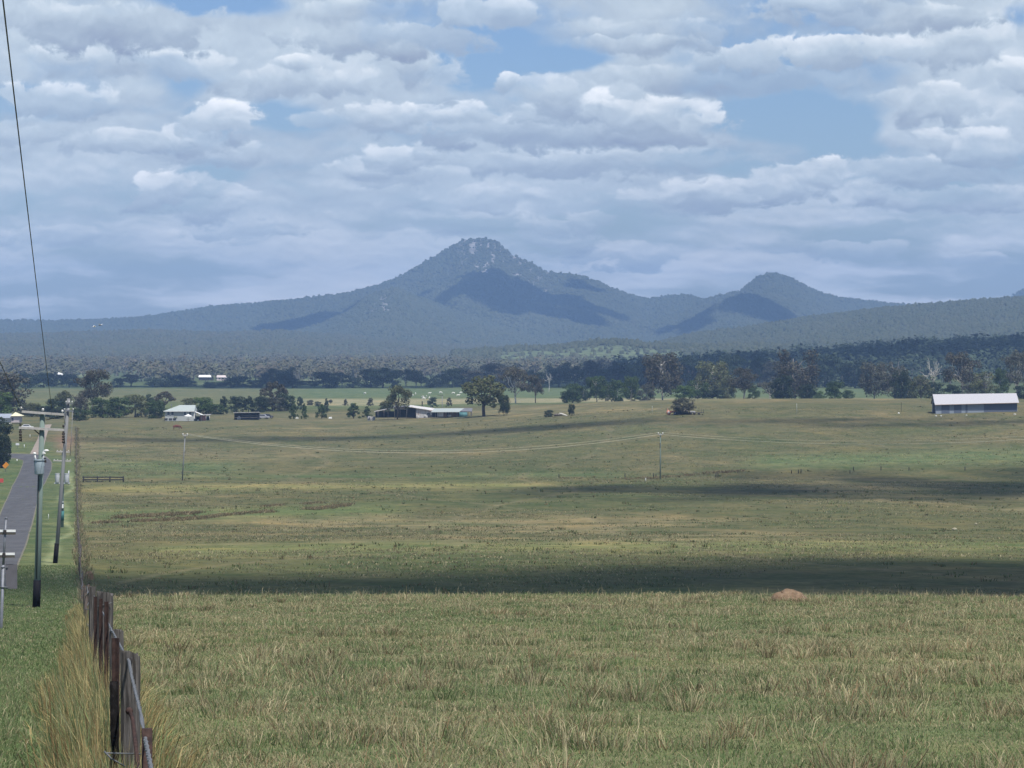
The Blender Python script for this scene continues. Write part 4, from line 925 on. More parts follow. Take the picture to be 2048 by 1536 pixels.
# ------------------------------------------------------------------ power poles
def insulator(p, parent, s=1.0, m=None):
    a = MB(); p = Vector(p)
    a.tube([p, p + Vector((0, 0, .10 * s))], .018 * s, 6)
    for k in range(2): a.tube([p + Vector((0, 0, (.09 + .07 * k) * s)), p + Vector((0, 0, (.12 + .07 * k) * s)), p + Vector((0, 0, (.155 + .07 * k) * s))], [.10 * s, .075 * s, .045 * s], 8)
    return a.build('insulator', m or M_insul, parent)
def fuse(p, parent):
    a = MB(); p = Vector(p); a.tube([p, p + Vector((0, 0, -.10))], .05, 6)
    for k in range(4): a.tube([p + Vector((0, 0, -.10 - .13 * k)), p + Vector((0, 0, -.20 - .13 * k))], [.085, .06], 8)
    a.tube([p + Vector((.0, -.06, -.05)), p + Vector((.08, -.10, -.62))], .018, 5)
    return a.build('fuse_switch', M_dark, parent)
def transformer(p, parent, r, h, m, bush=True):
    a = MB(); p = Vector(p)
    a.tube([p + Vector((0, 0, 0)), p + Vector((0, 0, .04)), p + Vector((0, 0, h - .05)), p + Vector((0, 0, h))], [r * .92, r, r, r * .96], 18)
    a.tube([p + Vector((0, 0, h)), p + Vector((0, 0, h + .05))], r * 1.12, 18)
    for s in (-1, 1): a.box(p + Vector((s * r * .9, .02, h * .75)), (.07, .16, .18))
    a.box(p + Vector((0, r, h * .6)), (.16, .30, .12))
    o = a.build('transformer', m, parent)
    if bush:
        for s in (-1, 1):
            b = MB(); q = p + Vector((s * r * .72, 0, h + .05))
            b.tube([q, q + Vector((s * .03, 0, .12)), q + Vector((s * .05, 0, .26))], [.05, .04, .03], 7); b.blob(q + Vector((s * .06, 0, .30)), (.17, .17, .12))
            b.build('bushing', M_insul, o)
    return o
def pole(label, bx, by, tx, ty, D, r0, r1, m, sleeve=None, group='power poles along the road', name='power_pole'):
    g = on(bx, D); top = P(tx, ty, D) ; g0 = g.copy()
    e = empty(name, g, label, 'power pole', group); h = top - g
    a = MB(); a.tube([Vector((0, 0, -.5)) - h * .02, h * .5, h], [r0, (r0 + r1) / 2, r1], 14); a.build('shaft', m, e)
    if sleeve:
        py, sm = sleeve; t = (g.z - P(bx, py, D).z) / (g.z - top.z)
        b = MB(); b.tube([h * -.005, h * t], [r0 * 1.18, r0 * 1.12], 14); b.build('base_sleeve', sm, e)
    return e, h, g
# nearest pole: two crossarms, fuses and a pole-top transformer
D1 = 170
e, h, g = pole('nearest grey-green power pole with two crossarms, a transformer and a black foot', 72, 1213, 85, 826, D1, .165, .125, M_polegreen, (1160, M_sleeve))
L_ = lambda px, py, D=D1, dy=0.0, g=g: P(px, py, D) - g + Vector((0, dy, 0))
for (xa, ya, xb, yb) in ((44, 823, 129, 829), (39, 855, 130, 860)):
    a = MB(); a.bar(L_(xa, ya, dy=-.2), L_(xb, yb, dy=-.2), .12, .11); o = a.build('crossarm', M_arm, e)
    if ya < 840:
        for px, py in ((43, 820), (87, 823), (126, 826)): insulator(L_(px, py, dy=-.2), o, .7)
    else:
        for px, py in ((42, 858), (128, 862)): fuse(L_(px, py, dy=-.2), o)
        for px, py in ((42, 854), (128, 857)): insulator(L_(px, py, dy=-.2), o, .8, M_dark)
a = MB(); a.bar(L_(68, 858, dy=-.14), L_(79, 868, dy=-.14), .05, .05); a.build('brace', M_dark, e)
a = MB(); a.bar(L_(92, 840, dy=-.14), L_(128, 832, dy=-.14), .035, .035); a.build('bridging_wire', M_dark, e)
transformer(L_(81, 948, dy=-.42), e, .235, .66, M_can)
a = MB(); a.box(L_(81.5, 922.5, dy=-.2), (.60, .10, .12)); a.box(L_(91, 917, dy=-.2), (.10, .1, .05)); a.build('hanger', M_dark, e)
a = MB(); a.tube([L_(78, 950, dy=-.2), L_(77, 1040, dy=-.18), L_(74, 1158, dy=-.19)], .022, 6); a.build('cable', M_dark, e)
a = MB(); a.tube([L_(86, 905, dy=-.2), L_(91, 902, dy=-.2)], .03, 6); a.blob(L_(93.5, 901, dy=-.2), (.28, .1, .12)); a.build('terminal', M_insul, e)
# second pole, leaning right
D2 = 240
e, h, g = pole('second power pole, grey and leaning to the right with a black foot', 110, 1120, 137.5, 797, D2, .145, .11, M_polegrey, (1087, M_sleeve))
L_ = lambda px, py, D=D2, dy=0.0, g=g: P(px, py, D) - g + Vector((0, dy, 0))
for (xa, ya, xb, yb) in ((132, 806, 146, 807), (129, 821, 148, 822)):
    a = MB(); a.bar(L_(xa, ya, dy=-.2), L_(xb, yb, dy=-.2), .09, .09); o = a.build('crossarm', M_steel, e)
    for q in (xa + 1, (xa + xb) / 2, xb - 1): insulator(L_(q, ya - .6, dy=-.2), o, .55)
a = MB(); a.tube([L_(131, 823, dy=-.25), L_(129.5, 870, dy=-.25), L_(133, 915, dy=-.25)], .02, 5); a.tube([L_(146, 823, dy=-.25), L_(144, 870, dy=-.25), L_(141, 912, dy=-.25)], .02, 5); a.build('cable', M_polegrey, e)
# third pole with two transformer cans
D3 = 430
e, h, g = pole('third power pole carrying a pair of grey transformer cans over a white box', 124, 1054, 126, 902, D3, .19, .15, M_polegreen, None)
L_ = lambda px, py, D=D3, dy=0.0, g=g: P(px, py, D) - g + Vector((0, dy, 0))
for (xa, ya, xb, yb) in ((113, 903, 140, 904), (107, 921, 143, 922)):
    a = MB(); a.bar(L_(xa, ya, dy=-.25), L_(xb, yb, dy=-.25), .14, .14); o = a.build('crossarm', M_arm, e)
    for q in (xa + 2, xa + 9, xb - 8, xb - 2): insulator(L_(q, ya - .6, dy=-.25), o, .6)
for px in (116, 134.5): transformer(L_(px, 965, dy=-.55), e, .27, 1.1, M_canl, False)
a = MB(); a.box(L_(125, 966, dy=-.4), (1.9, .5, .12)); a.tube([L_(138.5, 941, dy=-.5), L_(138.5, 969, dy=-.5)], .07, 6); a.build('platform', M_canl, e)
a = MB(); a.box(L_(124.5, 1012, dy=-.25), (.36, .22, .50)); a.box(L_(124.5, 1003.8, dy=-.25), (.42, .28, .06)); a.build('meter_box', M_white, e)
a = MB(); a.tube([L_(124.6, 1022), L_(124.4, 1041)], .235, 12); a.build('sleeve', M_teal, e)
# poles out in the paddock
poles2 = []
for lb, bx, by, tx, ty, m in (('grey power pole leaning in the paddock near the left, above the reeds', 364, 961, 370.5, 868, M_polegrey), ('green upright power pole in the middle of the paddock', 1320.5, 959, 1321, 866, M_polegreen)):
    gg = G(bx, by); D = gg.y
    e, h, g = pole(lb, bx, by, tx, ty, D, .125, .095, m, None, 'power poles out in the paddock')
    a = MB(); c = P(tx, ty + 3, D) - g
    a.bar(c + Vector((-.5, -.25, 0)), c + Vector((.5, -.25, 0)), .12, .12); o = a.build('crossarm', M_arm, e)
    for q in (-.42, .42): insulator(c + Vector((q, -.25, .05)), o, 1.6)
    if m is M_polegreen:
        a = MB(); c2 = P(1320, 891, D) - g; a.box(c2 + Vector((0, -.24, 0)), (.16, .1, 1.0)); a.build('marker_plate', M_dark, e)
    poles2.append(P(tx, ty, D))
def wire(label, a, b, sag, r, m, name='power_line', n=40, group=None):
    a = Vector(a); b = Vector(b); pts = []
    for i in range(n + 1):
        t = i / n; p = a.lerp(b, t); p.z -= sag * 4 * t * (1 - t); pts.append(p)
    k = MB(); k.tube(pts, r, 5); o = k.build(name, m); return tag(o, label, 'power line', group)
pr = P(2330, 852, poles2[1].y - 10); gw = 'wires between the paddock poles'
mid1 = (poles2[0] + poles2[1]) / 2; mid2 = (poles2[1] + pr) / 2
S1 = mid1.z - P(900, 905, mid1.y).z; S2 = mid2.z - P(1640, 886, mid2.y).z
wire('lower sagging wire between the two paddock poles', poles2[0] + Vector((.4, -.25, -.1)), poles2[1] + Vector((-.4, -.25, -.3)), S1 * .97, .022, M_wirel, group=gw)
wire('upper sagging wire between the two paddock poles', poles2[0] + Vector((.4, .4, .05)), poles2[1] + Vector((-.4, .4, .1)), S1 * .93, .015, M_wirel, group=gw)
wire('lower wire from the green paddock pole to the right edge', poles2[1] + Vector((.4, -.25, -.3)), pr, S2, .022, M_wirel, group=gw)
wire('upper wire from the green paddock pole to the right edge', poles2[1] + Vector((.4, .4, .1)), pr + Vector((0, .5, .5)), S2 * .95, .015, M_wirel, group=gw)
a_, b_ = P(10, 0, 50), P(104, 821, D1); d_ = a_ - b_
wire('long dark overhead wire running down the left of the sky', b_, a_ + d_ * .55, .28, .012, M_wire)
a_, b_ = P(0, 722, 140), P(44, 821, D1); d_ = a_ - b_
wire('short dark overhead wire cutting the left edge above the trees', b_, a_ + d_ * 2.5, .05, .018, M_wire)
wire('slack service wire hanging off the nearest pole to the second pole', P(128, 832, D1), P(133, 826, D2), .6, .014, M_polegrey)

# ------------------------------------------------------------------ fence: near strainers and pickets, then a long line down the hill
fe = empty('wire_fence', Vector((fence_x(23), 23, gzs(fence_x(23), 23))), 'old post and wire fence with rusty pickets running straight down the hill', 'fence')
FO = fe.location.copy()
def rough_post(px0, px1, ytop, D, name='timber_post', tilt=0.0, dep=None):
    w = (px1 - px0) / F * D; dep = dep or w * .8; cx = (px0 + px1) / 2
    t = P(cx, ytop, D); g = Vector((t.x - tilt * .0, D, gzs(t.x, D)))
    bm_ = MB(); n = 12; rings = 9; vs = []; fs = []
    H = t.z - g.z + .25
    prof = [(math.copysign(abs(math.cos(2*math.pi*k/n)) ** .6, math.cos(2*math.pi*k/n)), math.copysign(abs(math.sin(2*math.pi*k/n)) ** .6, math.sin(2*math.pi*k/n))) for k in range(n)]
    jit = [random.uniform(.86, 1.06) for _ in range(n)]
    for i in range(rings):
        q = i / (rings - 1); z = g.z - .25 + H * q
        for k in range(n):
            j = jit[k] * random.uniform(.965, 1.035)
            zz = z + (random.uniform(-.05, .012) * (w / .15) if i == rings - 1 else 0)
            vs.append((t.x + tilt * (q - 1) * H + prof[k][0] * w / 2 * j, D + prof[k][1] * dep / 2 * j, zz))
    for i in range(rings - 1):
        for k in range(n): fs.append((i*n+k, i*n+(k+1)%n, (i+1)*n+(k+1)%n, (i+1)*n+k))
    fs.append(tuple((rings-1)*n+k for k in range(n)))
    bm_.add([Vector(v) - FO for v in vs], fs, False)
    return bm_.build(name, M_post, fe), t, g
def picket(px0, px1, ytop, D, m=M_rust, ybl=None, lean=0.0):
    w = (px1 - px0) / F * D; cx = (px0 + px1) / 2; t = P(cx, ytop, D); g = Vector((t.x + lean, D, gzs(t.x, D) - .2))
    a = MB(); A_ = g - FO; B_ = t - FO
    ax = Vector((w * .5, 0, 0)); th = w * .16
    for sgn in ((1, 0), (-1, 0), (0, 1)):     # Y-section star picket
        d2 = Vector((sgn[0] * w * .5, (-.5 if sgn[0] else 1) * w * .45, 0)); n2 = Vector((-d2.y, d2.x, 0)).normalized() * th
        vs = [A_ - n2, A_ + d2 - n2, A_ + d2 + n2, A_ + n2, B_ - n2, B_ + d2 - n2, B_ + d2 + n2, B_ + n2]
        a.add(vs, [(0, 3, 2, 1), (4, 5, 6, 7), (0, 1, 5, 4), (1, 2, 6, 5), (2, 3, 7, 6), (3, 0, 4, 7)])
    o = a.build('steel_picket', m, fe)
    if ybl is not None:
        tb = P(cx - 2, ybl, D) - FO + Vector((0, -.03, 0)); b = MB(); b.tube([A_ + Vector((0, -.02, 0)), tb], w * .62, 8); b.build('black_lower_part', M_picketblack, o)  # near-black tube round the lower part of the picket
    return o
p1, t1, g1 = rough_post(240, 281, 1303, 23)
p1['label'] = 'split grey post in front with a knot hole in its top'
a = MB(); a.blob(t1 - FO + Vector((.012, -.066, -.055)), (.022, .02, .05)); a.build('knot_hole', M_dark, p1)
p2, t2, g2 = rough_post(218, 247, 1259, 31)
p3, t3, g3 = rough_post(194, 226, 1181, 47, dep=.2)
p4, t4, g4 = rough_post(177, 191, 1172, 58)
p4['label'] = 'pale round-topped post furthest of the near ones'
picket(224, 238, 1276, 22.6, ybl=1362)['label'] = 'front rusty picket, its lower half black'
picket(209, 217, 1203, 33); picket(198, 205, 1197, 38.5); picket(188, 194, 1193, 45)
a = MB(); a.tube([P(259, 1421, 22.6) - FO, P(266, 1440, 22.5) - FO, P(279, 1560, 21.5) - FO], .014, 7); a.blob(P(258.5, 1422, 22.6) - FO, (.05, .05, .05)); a.build('brace_rod', M_rust, fe)
a = MB(); c = P(294, 1457, 15.0); a.tube([c - FO, Vector((c.x, 15.0, gzs(c.x, 15) - .2)) - FO], .024, 12); a.build('pipe_stay', M_rust, fe)
# twisted top wire: two strands
def twisted(pts, r, turns, nm='top_wire'):
    pts = [Vector(p) for p in pts]; n = 240; k = MB()
    seg = np.linspace(0, len(pts) - 1, n)
    base = [pts[int(s)].lerp(pts[min(int(s) + 1, len(pts) - 1)], s - int(s)) for s in seg]
    cum = 0; ang = [0]
    for i in range(1, n): cum += (base[i] - base[i - 1]).length; ang.append(cum * turns)
    for ph in (0, math.pi): k.tube([b_ - FO + Vector((math.cos(a_ + ph), 0, math.sin(a_ + ph))) * r for b_, a_ in zip(base, ang)], r * .95, 5)
    return k.build(nm, M_barb, fe)
twisted([P(305, 1550, 13.2), P(290, 1476, 15), P(279, 1415, 17.6), P(262, 1346, 21.0), P(258, 1322, 22.7), P(246, 1303, 24.5), P(224, 1262, 30.3), P(200, 1214, 46.6), P(188, 1192, 57)], .0062, 38)
a = MB(); a.tube([P(212, 1506, 21.5) - FO, P(240, 1507, 21.8) - FO, P(281, 1508, 22) - FO], .005, 6); a.tube([P(209, 1503, 21.5) - FO, P(222, 1517, 21.4) - FO, P(252, 1534, 21.6) - FO], .006, 6)
a.build('tie_wire', M_barb, fe)
a = MB(); a.tube([P(197, 1211, 47) - FO + Vector((0, -.12, 0)), P(226, 1204, 47) - FO + Vector((0, -.12, 0))], .006, 5); a.build('tie_wire', M_barb, fe)
D = 96.0; k = 0; pm = None; tops = []
M_line = mat('line_post', (.13, .105, .09), .95, .35, 4)
while D < 1000 and k < 84:
    x = fence_x(D) + (random.uniform(-.10, .10)); hh = random.uniform(.9, 1.15); g = Vector((x, D, gzs(x, D)))
    r = .04 if k % 3 else .06
    if pm is None:
        a = MB(); a.tube([Vector((0, 0, -.3)), Vector((.01, 0, .5)), Vector((0, .01, 1.0))], [1, .95, .9], 8); pm = a.mesh('line_post', M_line)
    o = link('line_post', pm, fe); o.location = g - FO; o.scale = (r, r, hh); o.rotation_euler = (random.uniform(-.05, .05), random.uniform(-.06, .06), random.uniform(0, 3)); tops.append(g + Vector((0, 0, hh * .93)))
    D += 9.0 + .010 * D; k += 1
a = MB()
for f_ in (0.0, .35, .7): a.tube([t4 - FO - Vector((0, 0, f_ + .05))] + [t - FO - Vector((0, 0, f_)) for t in tops], .012, 4)
a.build('line_wire', M_barb, fe)

# timber yard rails beside the fence
ga = G(165, 964); gb_ = G(248, 964); e = empty('rail_fence', ga, 'short dark timber rail fence joining the wire fence in the valley', 'fence')
dv = gb_ - ga; M_rail = mat('dark_rail', (.050, .047, .045), .9, .3, 3)
for t in (0.02, .36, .66, .985):
    c = dv * t; a = MB(); a.tube([c + Vector((0, 0, -.3)), c + Vector((0, 0, 1.12 if t else 1.3))], .13, 8); a.build('post', M_rail, e)
for zz in (.92, .46): a = MB(); a.bar(dv * .0 + Vector((0, -.12, zz)), dv * 1.0 + Vector((0, -.12, zz - .02)), .07, .22); a.build('rail', M_rail, e)
a = MB(); a.bar(dv * .06 + Vector((0, -.2, .2)), dv * .24 + Vector((0, -.2, .02)), .07, .16); a.bar(dv * .30 + Vector((0, -.2, .14)), dv * .5 + Vector((0, -.2, .06)), .07, .14); a.build('fallen_rail', M_rail, e)

# ------------------------------------------------------------------ street sign and board on the left edge
D = 110; g = on(1.5, D); e = empty('street_sign', g, 'grey metal street sign post with two crossing name blades on the left edge', 'street sign')
Q = lambda px, py, dy=0.0: P(px, py, D) - g + Vector((0, dy, 0))
a = MB(); a.tube([Vector((-.02, 0, -.3)), Q(2.5, 1250), Q(6.5, 1130)], .052, 10); a.tube([Q(6.5, 1132), Q(12, 1037)], .040, 10); a.tube([Q(12, 1038), Q(12.1, 1035)], .048, 10); a.build('post', M_steel, e)
M_blade = mat('blade_dark', (.10, .09, .075), .6, .2, 5)
for yy in (1061, 1107):
    for s_ in (-1, 1):
        c0 = 10.5 + (1061 - yy) * .04
        a = MB(); a.box(Q(c0 + s_ * 11.5, yy + .6, -.06), (.31, .03, .075)); o = a.build('name_blade', M_white, e)
        b = MB(); b.box(Q(c0 + s_ * 11.5, yy + 5.6, -.05), (.31, .022, .078)); b.build('blade_underside', M_blade, o)
    a = MB(); a.box(Q(c0, yy + 2.5, -.045), (.10, .09, .12)); a.build('clamp', M_dark, e)
for yy in (1134, 1174): a = MB(); a.tube([Q(5.6, yy - 2), Q(5.4, yy + 2)], .066, 10); a.bar(Q(5, yy, 0), Q(16, yy, .02), .02, .03); a.build('bracket', M_steel, e)
a = MB(); a.box(Q(22.5, 1153, .05), (.36, .012, .78)); a.build('sign_board', mat('sign_back_shaded', (.13, .125, .14), .6, .12, 4), e)  # shade on the board's back is put into its dark base colour
# orange and red roadside signs further down, white guide posts, boards
def signpost(name, label, px, yt, yb, wpx, hpx, colr, D=None, diamond=False):
    g = G(px, yb) if D is None else on(px, D); D = g.y; e = empty(name, g, label, 'sign')
    a = MB(); a.tube([Vector((0, 0, -.2)), P(px, yt, D) - g], .05, 6); a.build('post', M_steel, e)
    a = MB(); c = P(px, yt + hpx / 2, D) - g + Vector((0, -.08, 0)); w, h = wpx / F * D, hpx / F * D
    if diamond: a.box(c, (w * .74, .03, h * .74), Matrix.Rotation(math.pi / 4, 3, 'Y'))
    else: a.box(c, (w, .03, h))
    a.build('panel', mat('panel_' + name, colr, .6, .15, 3), e); return e
signpost('warning_sign', 'small orange diamond road sign beside the road on the left', 11.5, 923, 944, 11, 15, (.62, .24, .03), None, True)
e = signpost('hazard_marker', 'low red marker board on the left edge below the orange sign', 1.5, 957, 967, 11, 8, (.50, .08, .07))
signpost('notice_board', 'small pale grey board on the bank left of the dirt driveway', 35, 886, 896, 7, 4.5, (.60, .60, .62))
def small_post(name, label, px, yt, yb, r, m, cat='post', grp=None, D=None):
    g = G(px, yb) if D is None else on(px, D); D = g.y; _, b = ray(px, yt); h = b * D - g.z
    a = MB(); a.tube([Vector((0, 0, -.2)), Vector((0, 0, h * .95)), Vector((0, 0, h))], [r, r, r * .7], 8); o = a.build(name, m); o.location = g
    return tag(o, label, cat, grp)
small_post('guide_post', 'white roadside guide post right of the nearest power pole', 97, 1028, 1038.5, .04, M_white)
small_post('guide_post', 'white guide post on the bank below the small grey board', 48.5, 889, 896, .09, M_white)
small_post('guide_post', 'white guide post on the bank beside the nearest pole, above the others', 60, 869, 875, .08, M_white)
small_post('guide_post', 'tiny white marker on the inside of the road bend', 34, 918.5, 921.5, .12, M_white)
small_post('marker_post', 'slim white post in the paddock left of the hawthorn bush', 1304.5, 812, 825, .05, M_off, D=None)
small_post('marker_post', 'slim white post in the paddock below the broad brown gum', 1593.5, 807, 829, .055, M_off)
small_post('marker_post', 'short leaning white peg at the foot of the green paddock pole', 1291.5, 956, 962, .07, M_white)
small_post('paddock_post', 'thin dark post in the paddock left of the blue-grey shed', 1802.5, 804, 824, .045, M_rail)
for i, px in enumerate((1118, 1250, 1307, 1312, 1432, 1436, 1583, 1597, 1602, 1700, 1707, 1762, 1818, 1930)):
    yb = 955 + (G(px, 950).y - 690) * 0 - (8 if px > 1500 else 0) - (6 if px > 1700 else 0)
    small_post('fence_post', 'weathered old fence post stub in the broken line across the valley floor', px, yb - 7 - (i % 3), yb, .085, M_rail, 'post', 'old fence posts across the valley floor')
# leftover pole stubs and poles near the farm
small_post('yard_pole', 'stout dark pole standing in front of the rusty end of the farm roof', 844.5, 802, 832, .17, M_rail, 'pole', None, None)
g = G(884.5, 834); e = empty('service_pole', g, 'thin T-topped service pole in front of the white tin roof', 'power pole')
D = g.y; tp = P(884.5, 790, D) - g
a = MB(); a.tube([Vector((0, 0, -.3)), tp], [.13, .09], 8); a.build('shaft', M_polegrey, e)
a = MB(); a.bar(tp + Vector((-1.45, -.1, -.05)), tp + Vector((.2, -.1, -.05)), .10, .12); a.build('crossarm', M_dark, e)

# ------------------------------------------------------------------ earth mounds
def mound(label, px, yb, wpx, hpx, D=None, colr=(.185, .128, .082)):
    g = G(px, yb) if D is None else on(px, D); D = g.y; w = wpx / F * D; h = hpx / F * D
    rn = 44; rg = 18; vs = []; fs = []
    for i in range(rg + 1):
        q = i / rg
        for k in range(rn):
            a = 2 * math.pi * k / rn
            lump = 1 + .28 * (float(fbm(math.cos(a) * 1.7 + 5, math.sin(a) * 1.7 + q * 2.5, 4, int(px))) - .5) * 2
            rr_ = (w / 2) * (q ** .9) * lump
            z = h * (1 - q ** 2.6) * (1 + .6 * (float(fbm(math.cos(a) * q * 3.2 + 9, math.sin(a) * q * 3.2, 5, int(px) + 3)) - .5)) - (.12 * h if q == 1 else 0)
            vs.append((rr_ * math.cos(a), rr_ * math.sin(a) * .8, z))
    for i in range(rg):
        for k in range(rn): fs.append((i*rn+k, (i+1)*rn+k, (i+1)*rn+(k+1)%rn, i*rn+(k+1)%rn))
    a = MB(); a.add(vs, fs, True)
    for k in range(26):
        an = random.uniform(0, 6.28); q = random.uniform(.3, 1.12); rr_ = w / 2 * q; c_ = random.uniform(.015, .045) * w
        a.blob((rr_ * math.cos(an), rr_ * math.sin(an) * .8, max(0, h * (1 - q ** 2.6) * .9)), (c_ * 1.5, c_ * 1.3, c_), None, 6, 4, .25)
    o = a.build('termite_mound', mat('red_earth', colr, .95, .35, 5, bump=1.0, c2=(.15, .095, .06))); o.location = g
    return tag(o, label, 'mound')
mound('lumpy red-brown termite mound on the right of the near paddock', 1577, 1206, 80, 26, 127)
mound('smaller pale orange termite mound behind the fence on the left', 178, 1159, 24, 15, None)
# ------------------------------------------------------------------ farm buildings
M_whiteroof = mat('white_tin', (.38, .42, .40), .5, .08, .6, stretch=(1, 6, 1))
M_creamwall = mat('cream_weatherboard', (.40, .42, .41), .7, .06, 1.2, stretch=(.3, .3, 5))
M_pane = mat('window_pane', (.05, .06, .08), .2, .2, 2, spec=.5)
M_timber_shade = mat('dark_timber_shade', (.05, .05, .055), .9, .3, 1)  # dark timber, also the painted shade of openings and open bays
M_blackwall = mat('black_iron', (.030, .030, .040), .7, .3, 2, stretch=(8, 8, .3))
M_tin = mat('galvanised_iron', (.48, .47, .46), .55, .16, .8, stretch=(3, 3, .6), c2=(.36, .30, .27))
M_tinroof = mat('old_tin_roof', (.62, .61, .59), .55, .12, .7, c2=(.46, .38, .34))
M_rustroof = mat('rusty_roof', (.42, .23, .17), .8, .3, .9, c2=(.56, .40, .34))
M_frame = mat('post_timber', (.22, .20, .19), .9, .2, 2)
M_tealw = mat('teal_tank', (.10, .22, .23), .6, .15, 1)
M_pink = mat('pink_board', (.52, .24, .20), .8, .12, 1.2)
M_yell = mat('cream_roof', (.70, .66, .46), .6, .08, .8)
M_lilac = mat('lilac_wall', (.46, .41, .42), .8, .08, .8)
def roofslab(mb, pts, th=.10):
    """quad panel with thickness"""
    p = [Vector(q) for q in pts]; n = (p[1] - p[0]).cross(p[3] - p[0]).normalized()
    if n.z < 0: n = -n
    t = [q - n * th for q in p]; return mb.add(p + t, [(0, 1, 2, 3), (7, 6, 5, 4), (0, 4, 5, 1), (1, 5, 6, 2), (2, 6, 7, 3), (3, 7, 4, 0)])
# --- white farmhouse
D = G(358, 842.5).y; g = on(358, D); e = empty('farmhouse', g, 'white weatherboard farmhouse with a big pale hipped tin roof', 'house'); s = D / F
def H(px, py, dy=0.0): return P(px, py, D) - g + Vector((0, dy, 0)) + Vector((0, 0, 0))
zf = H(358, 842).z; ze = H(358, 822).z; zr = H(358, 810.5).z; x0, x1 = H(329.5, 0).x, H(386.5, 0).x; dep = 9.0
a = MB(); a.box(((x0 + x1) / 2, dep / 2, (ze - .6 + zf) / 2 + .3), (x1 - x0, dep, ze - zf - .0)); w_ = a.build('wall', M_creamwall, e)
for px in (337, 345, 370, 380):
    b = MB(); b.box(H(px, 827, -.02), (.78, .06, 1.05)); o = b.build('window', M_pane, e); c_ = MB()
    cc = H(px, 827, -.06)
    for dx, dz, wx, wz in ((-.43, 0, .08, 1.2), (.43, 0, .08, 1.2), (0, .57, .94, .08), (0, -.57, .94, .08)): c_.box(cc + Vector((dx, -.02, dz)), (wx, .08, wz))
    c_.build('window_frame', M_white, o)
for px in (332, 341, 349):
    b = MB(); b.box(H(px, 838.5, -.03), (1.0, .06, .62)); b.build('underfloor_panel', M_timber_shade, e)  # plain dark panels below the floor line
xe0, xe1 = H(326.5, 0).x, H(388.5, 0).x; xr0, xr1 = H(356, 0).x, H(387.5, 0).x; yb0, yb1 = -.55, dep + .5; ym = dep / 2
a = MB(); E = [(xe0, yb0, ze), (xe1, yb0, ze), (xe1, yb1, ze), (xe0, yb1, ze)]; Rr = [(xr0, ym, zr), (xr1, ym, zr)]
a.add(E + Rr, [(0, 1, 5, 4), (3, 0, 4), (2, 3, 4, 5), (1, 2, 5)]); rf = a.build('roof', M_whiteroof, e)
a = MB(); a.bar(Vector(E[0]) + Vector((0, -.05, -.09)), Vector(E[1]) + Vector((0, -.05, -.09)), .14, .15); a.build('gutter', M_white, rf)
a = MB(); a.tube([H(342, 815, 1.6), H(342, 809.5, 1.6)], .10, 8); a.blob(H(342, 809.3, 1.6), (.4, .4, .25)); a.build('flue', M_steel, rf)
a = MB(); roofslab(a, [H(387, 822.5, 1), H(404, 830, 1), H(404, 830, 5), H(387, 822.5, 5)], .08); a.build('verandah_awning', M_white, e)
a = MB(); a.box(H(387.6, 830, 2.0), (.35, 2.5, 2.3)); a.build('water_tank_end', M_white, e)
# --- carport with pink board fence
g2 = on(407, D + 6); e = empty('carport', g2, 'low tin carport with pinkish boards leaning against the farmhouse', 'shed')
H2 = lambda px, py, dy=0.0: P(px, py, D + 6) - g2 + Vector((0, dy, 0))
a = MB(); roofslab(a, [H2(391, 830.5, -2), H2(421, 829.3, -2), H2(421, 828.8, 3), H2(391, 830, 3)], .09); a.build('roof', M_tin, e)
for px in (393, 404, 413, 420): a = MB(); a.tube([H2(px, 841.5, -1.8), H2(px, 830.5, -1.8)], .07, 6); a.build('post', M_off, e)
a = MB(); a.box(H2(405, 836, -.8), (1.55, .12, 1.6)); a.build('board_wall', M_pink, e)
a = MB(); a.box(H2(410.5, 835.5, -.7), (.45, .12, 1.7)); a.build('door', mat('red_door', (.33, .08, .06), .7, .15, 2), e)
a = MB(); a.box(H2(396, 837, 1.5), (1.5, .3, 1.3)); a.box(H2(415, 836.5, 1.0), (1.0, .3, 1.2)); a.build('back_wall', M_timber_shade, e)
a = MB(); a.box((H2(397.5, 840.3, -2.4)), (.55, .5, .4)); o = a.build('white_bin', M_white); o.location = g2; tag(o, 'white tub on the grass in front of the pink boards', 'tub')
# --- parasol table
gp = on(376, D - 6); e = empty('parasol', gp, 'white garden parasol open in front of the farmhouse', 'umbrella'); K = lambda px, py, dy=0.0: P(px, py, D - 6) - gp + Vector((0, dy, 0))
a = MB(); top = K(376.3, 828); n = 10; rim = [K(376.3, 832.0) + Vector((1.22 * math.cos(2*math.pi*k/n), 1.22 * math.sin(2*math.pi*k/n), 0)) for k in range(n)]
a.add([top] + rim + [r - Vector((0, 0, .16)) for r in rim], [(0, 1 + k, 1 + (k + 1) % n) for k in range(n)] + [(1 + k, 1 + n + k, 1 + n + (k + 1) % n, 1 + (k + 1) % n) for k in range(n)]); a.build('canopy', M_white, e)
a = MB(); a.tube([K(376.3, 841.5), K(376.3, 828)], .05, 6); a.build('pole', M_frame, e)
t_ = MB(); t_.tube([Vector((0, 0, .70)), Vector((0, 0, .78))], .65, 12); t_.tube([Vector((0, 0, 0)), Vector((0, 0, .72))], .07, 6); t_.box((0, 0, .03), (.6, .6, .06)); o = t_.build('garden_table', mat('red_brown_table', (.22, .09, .07), .7, .2, 3)); o.location = gp + Vector((.05, -.1, 0)); tag(o, 'dark red garden table under the white parasol', 'table')
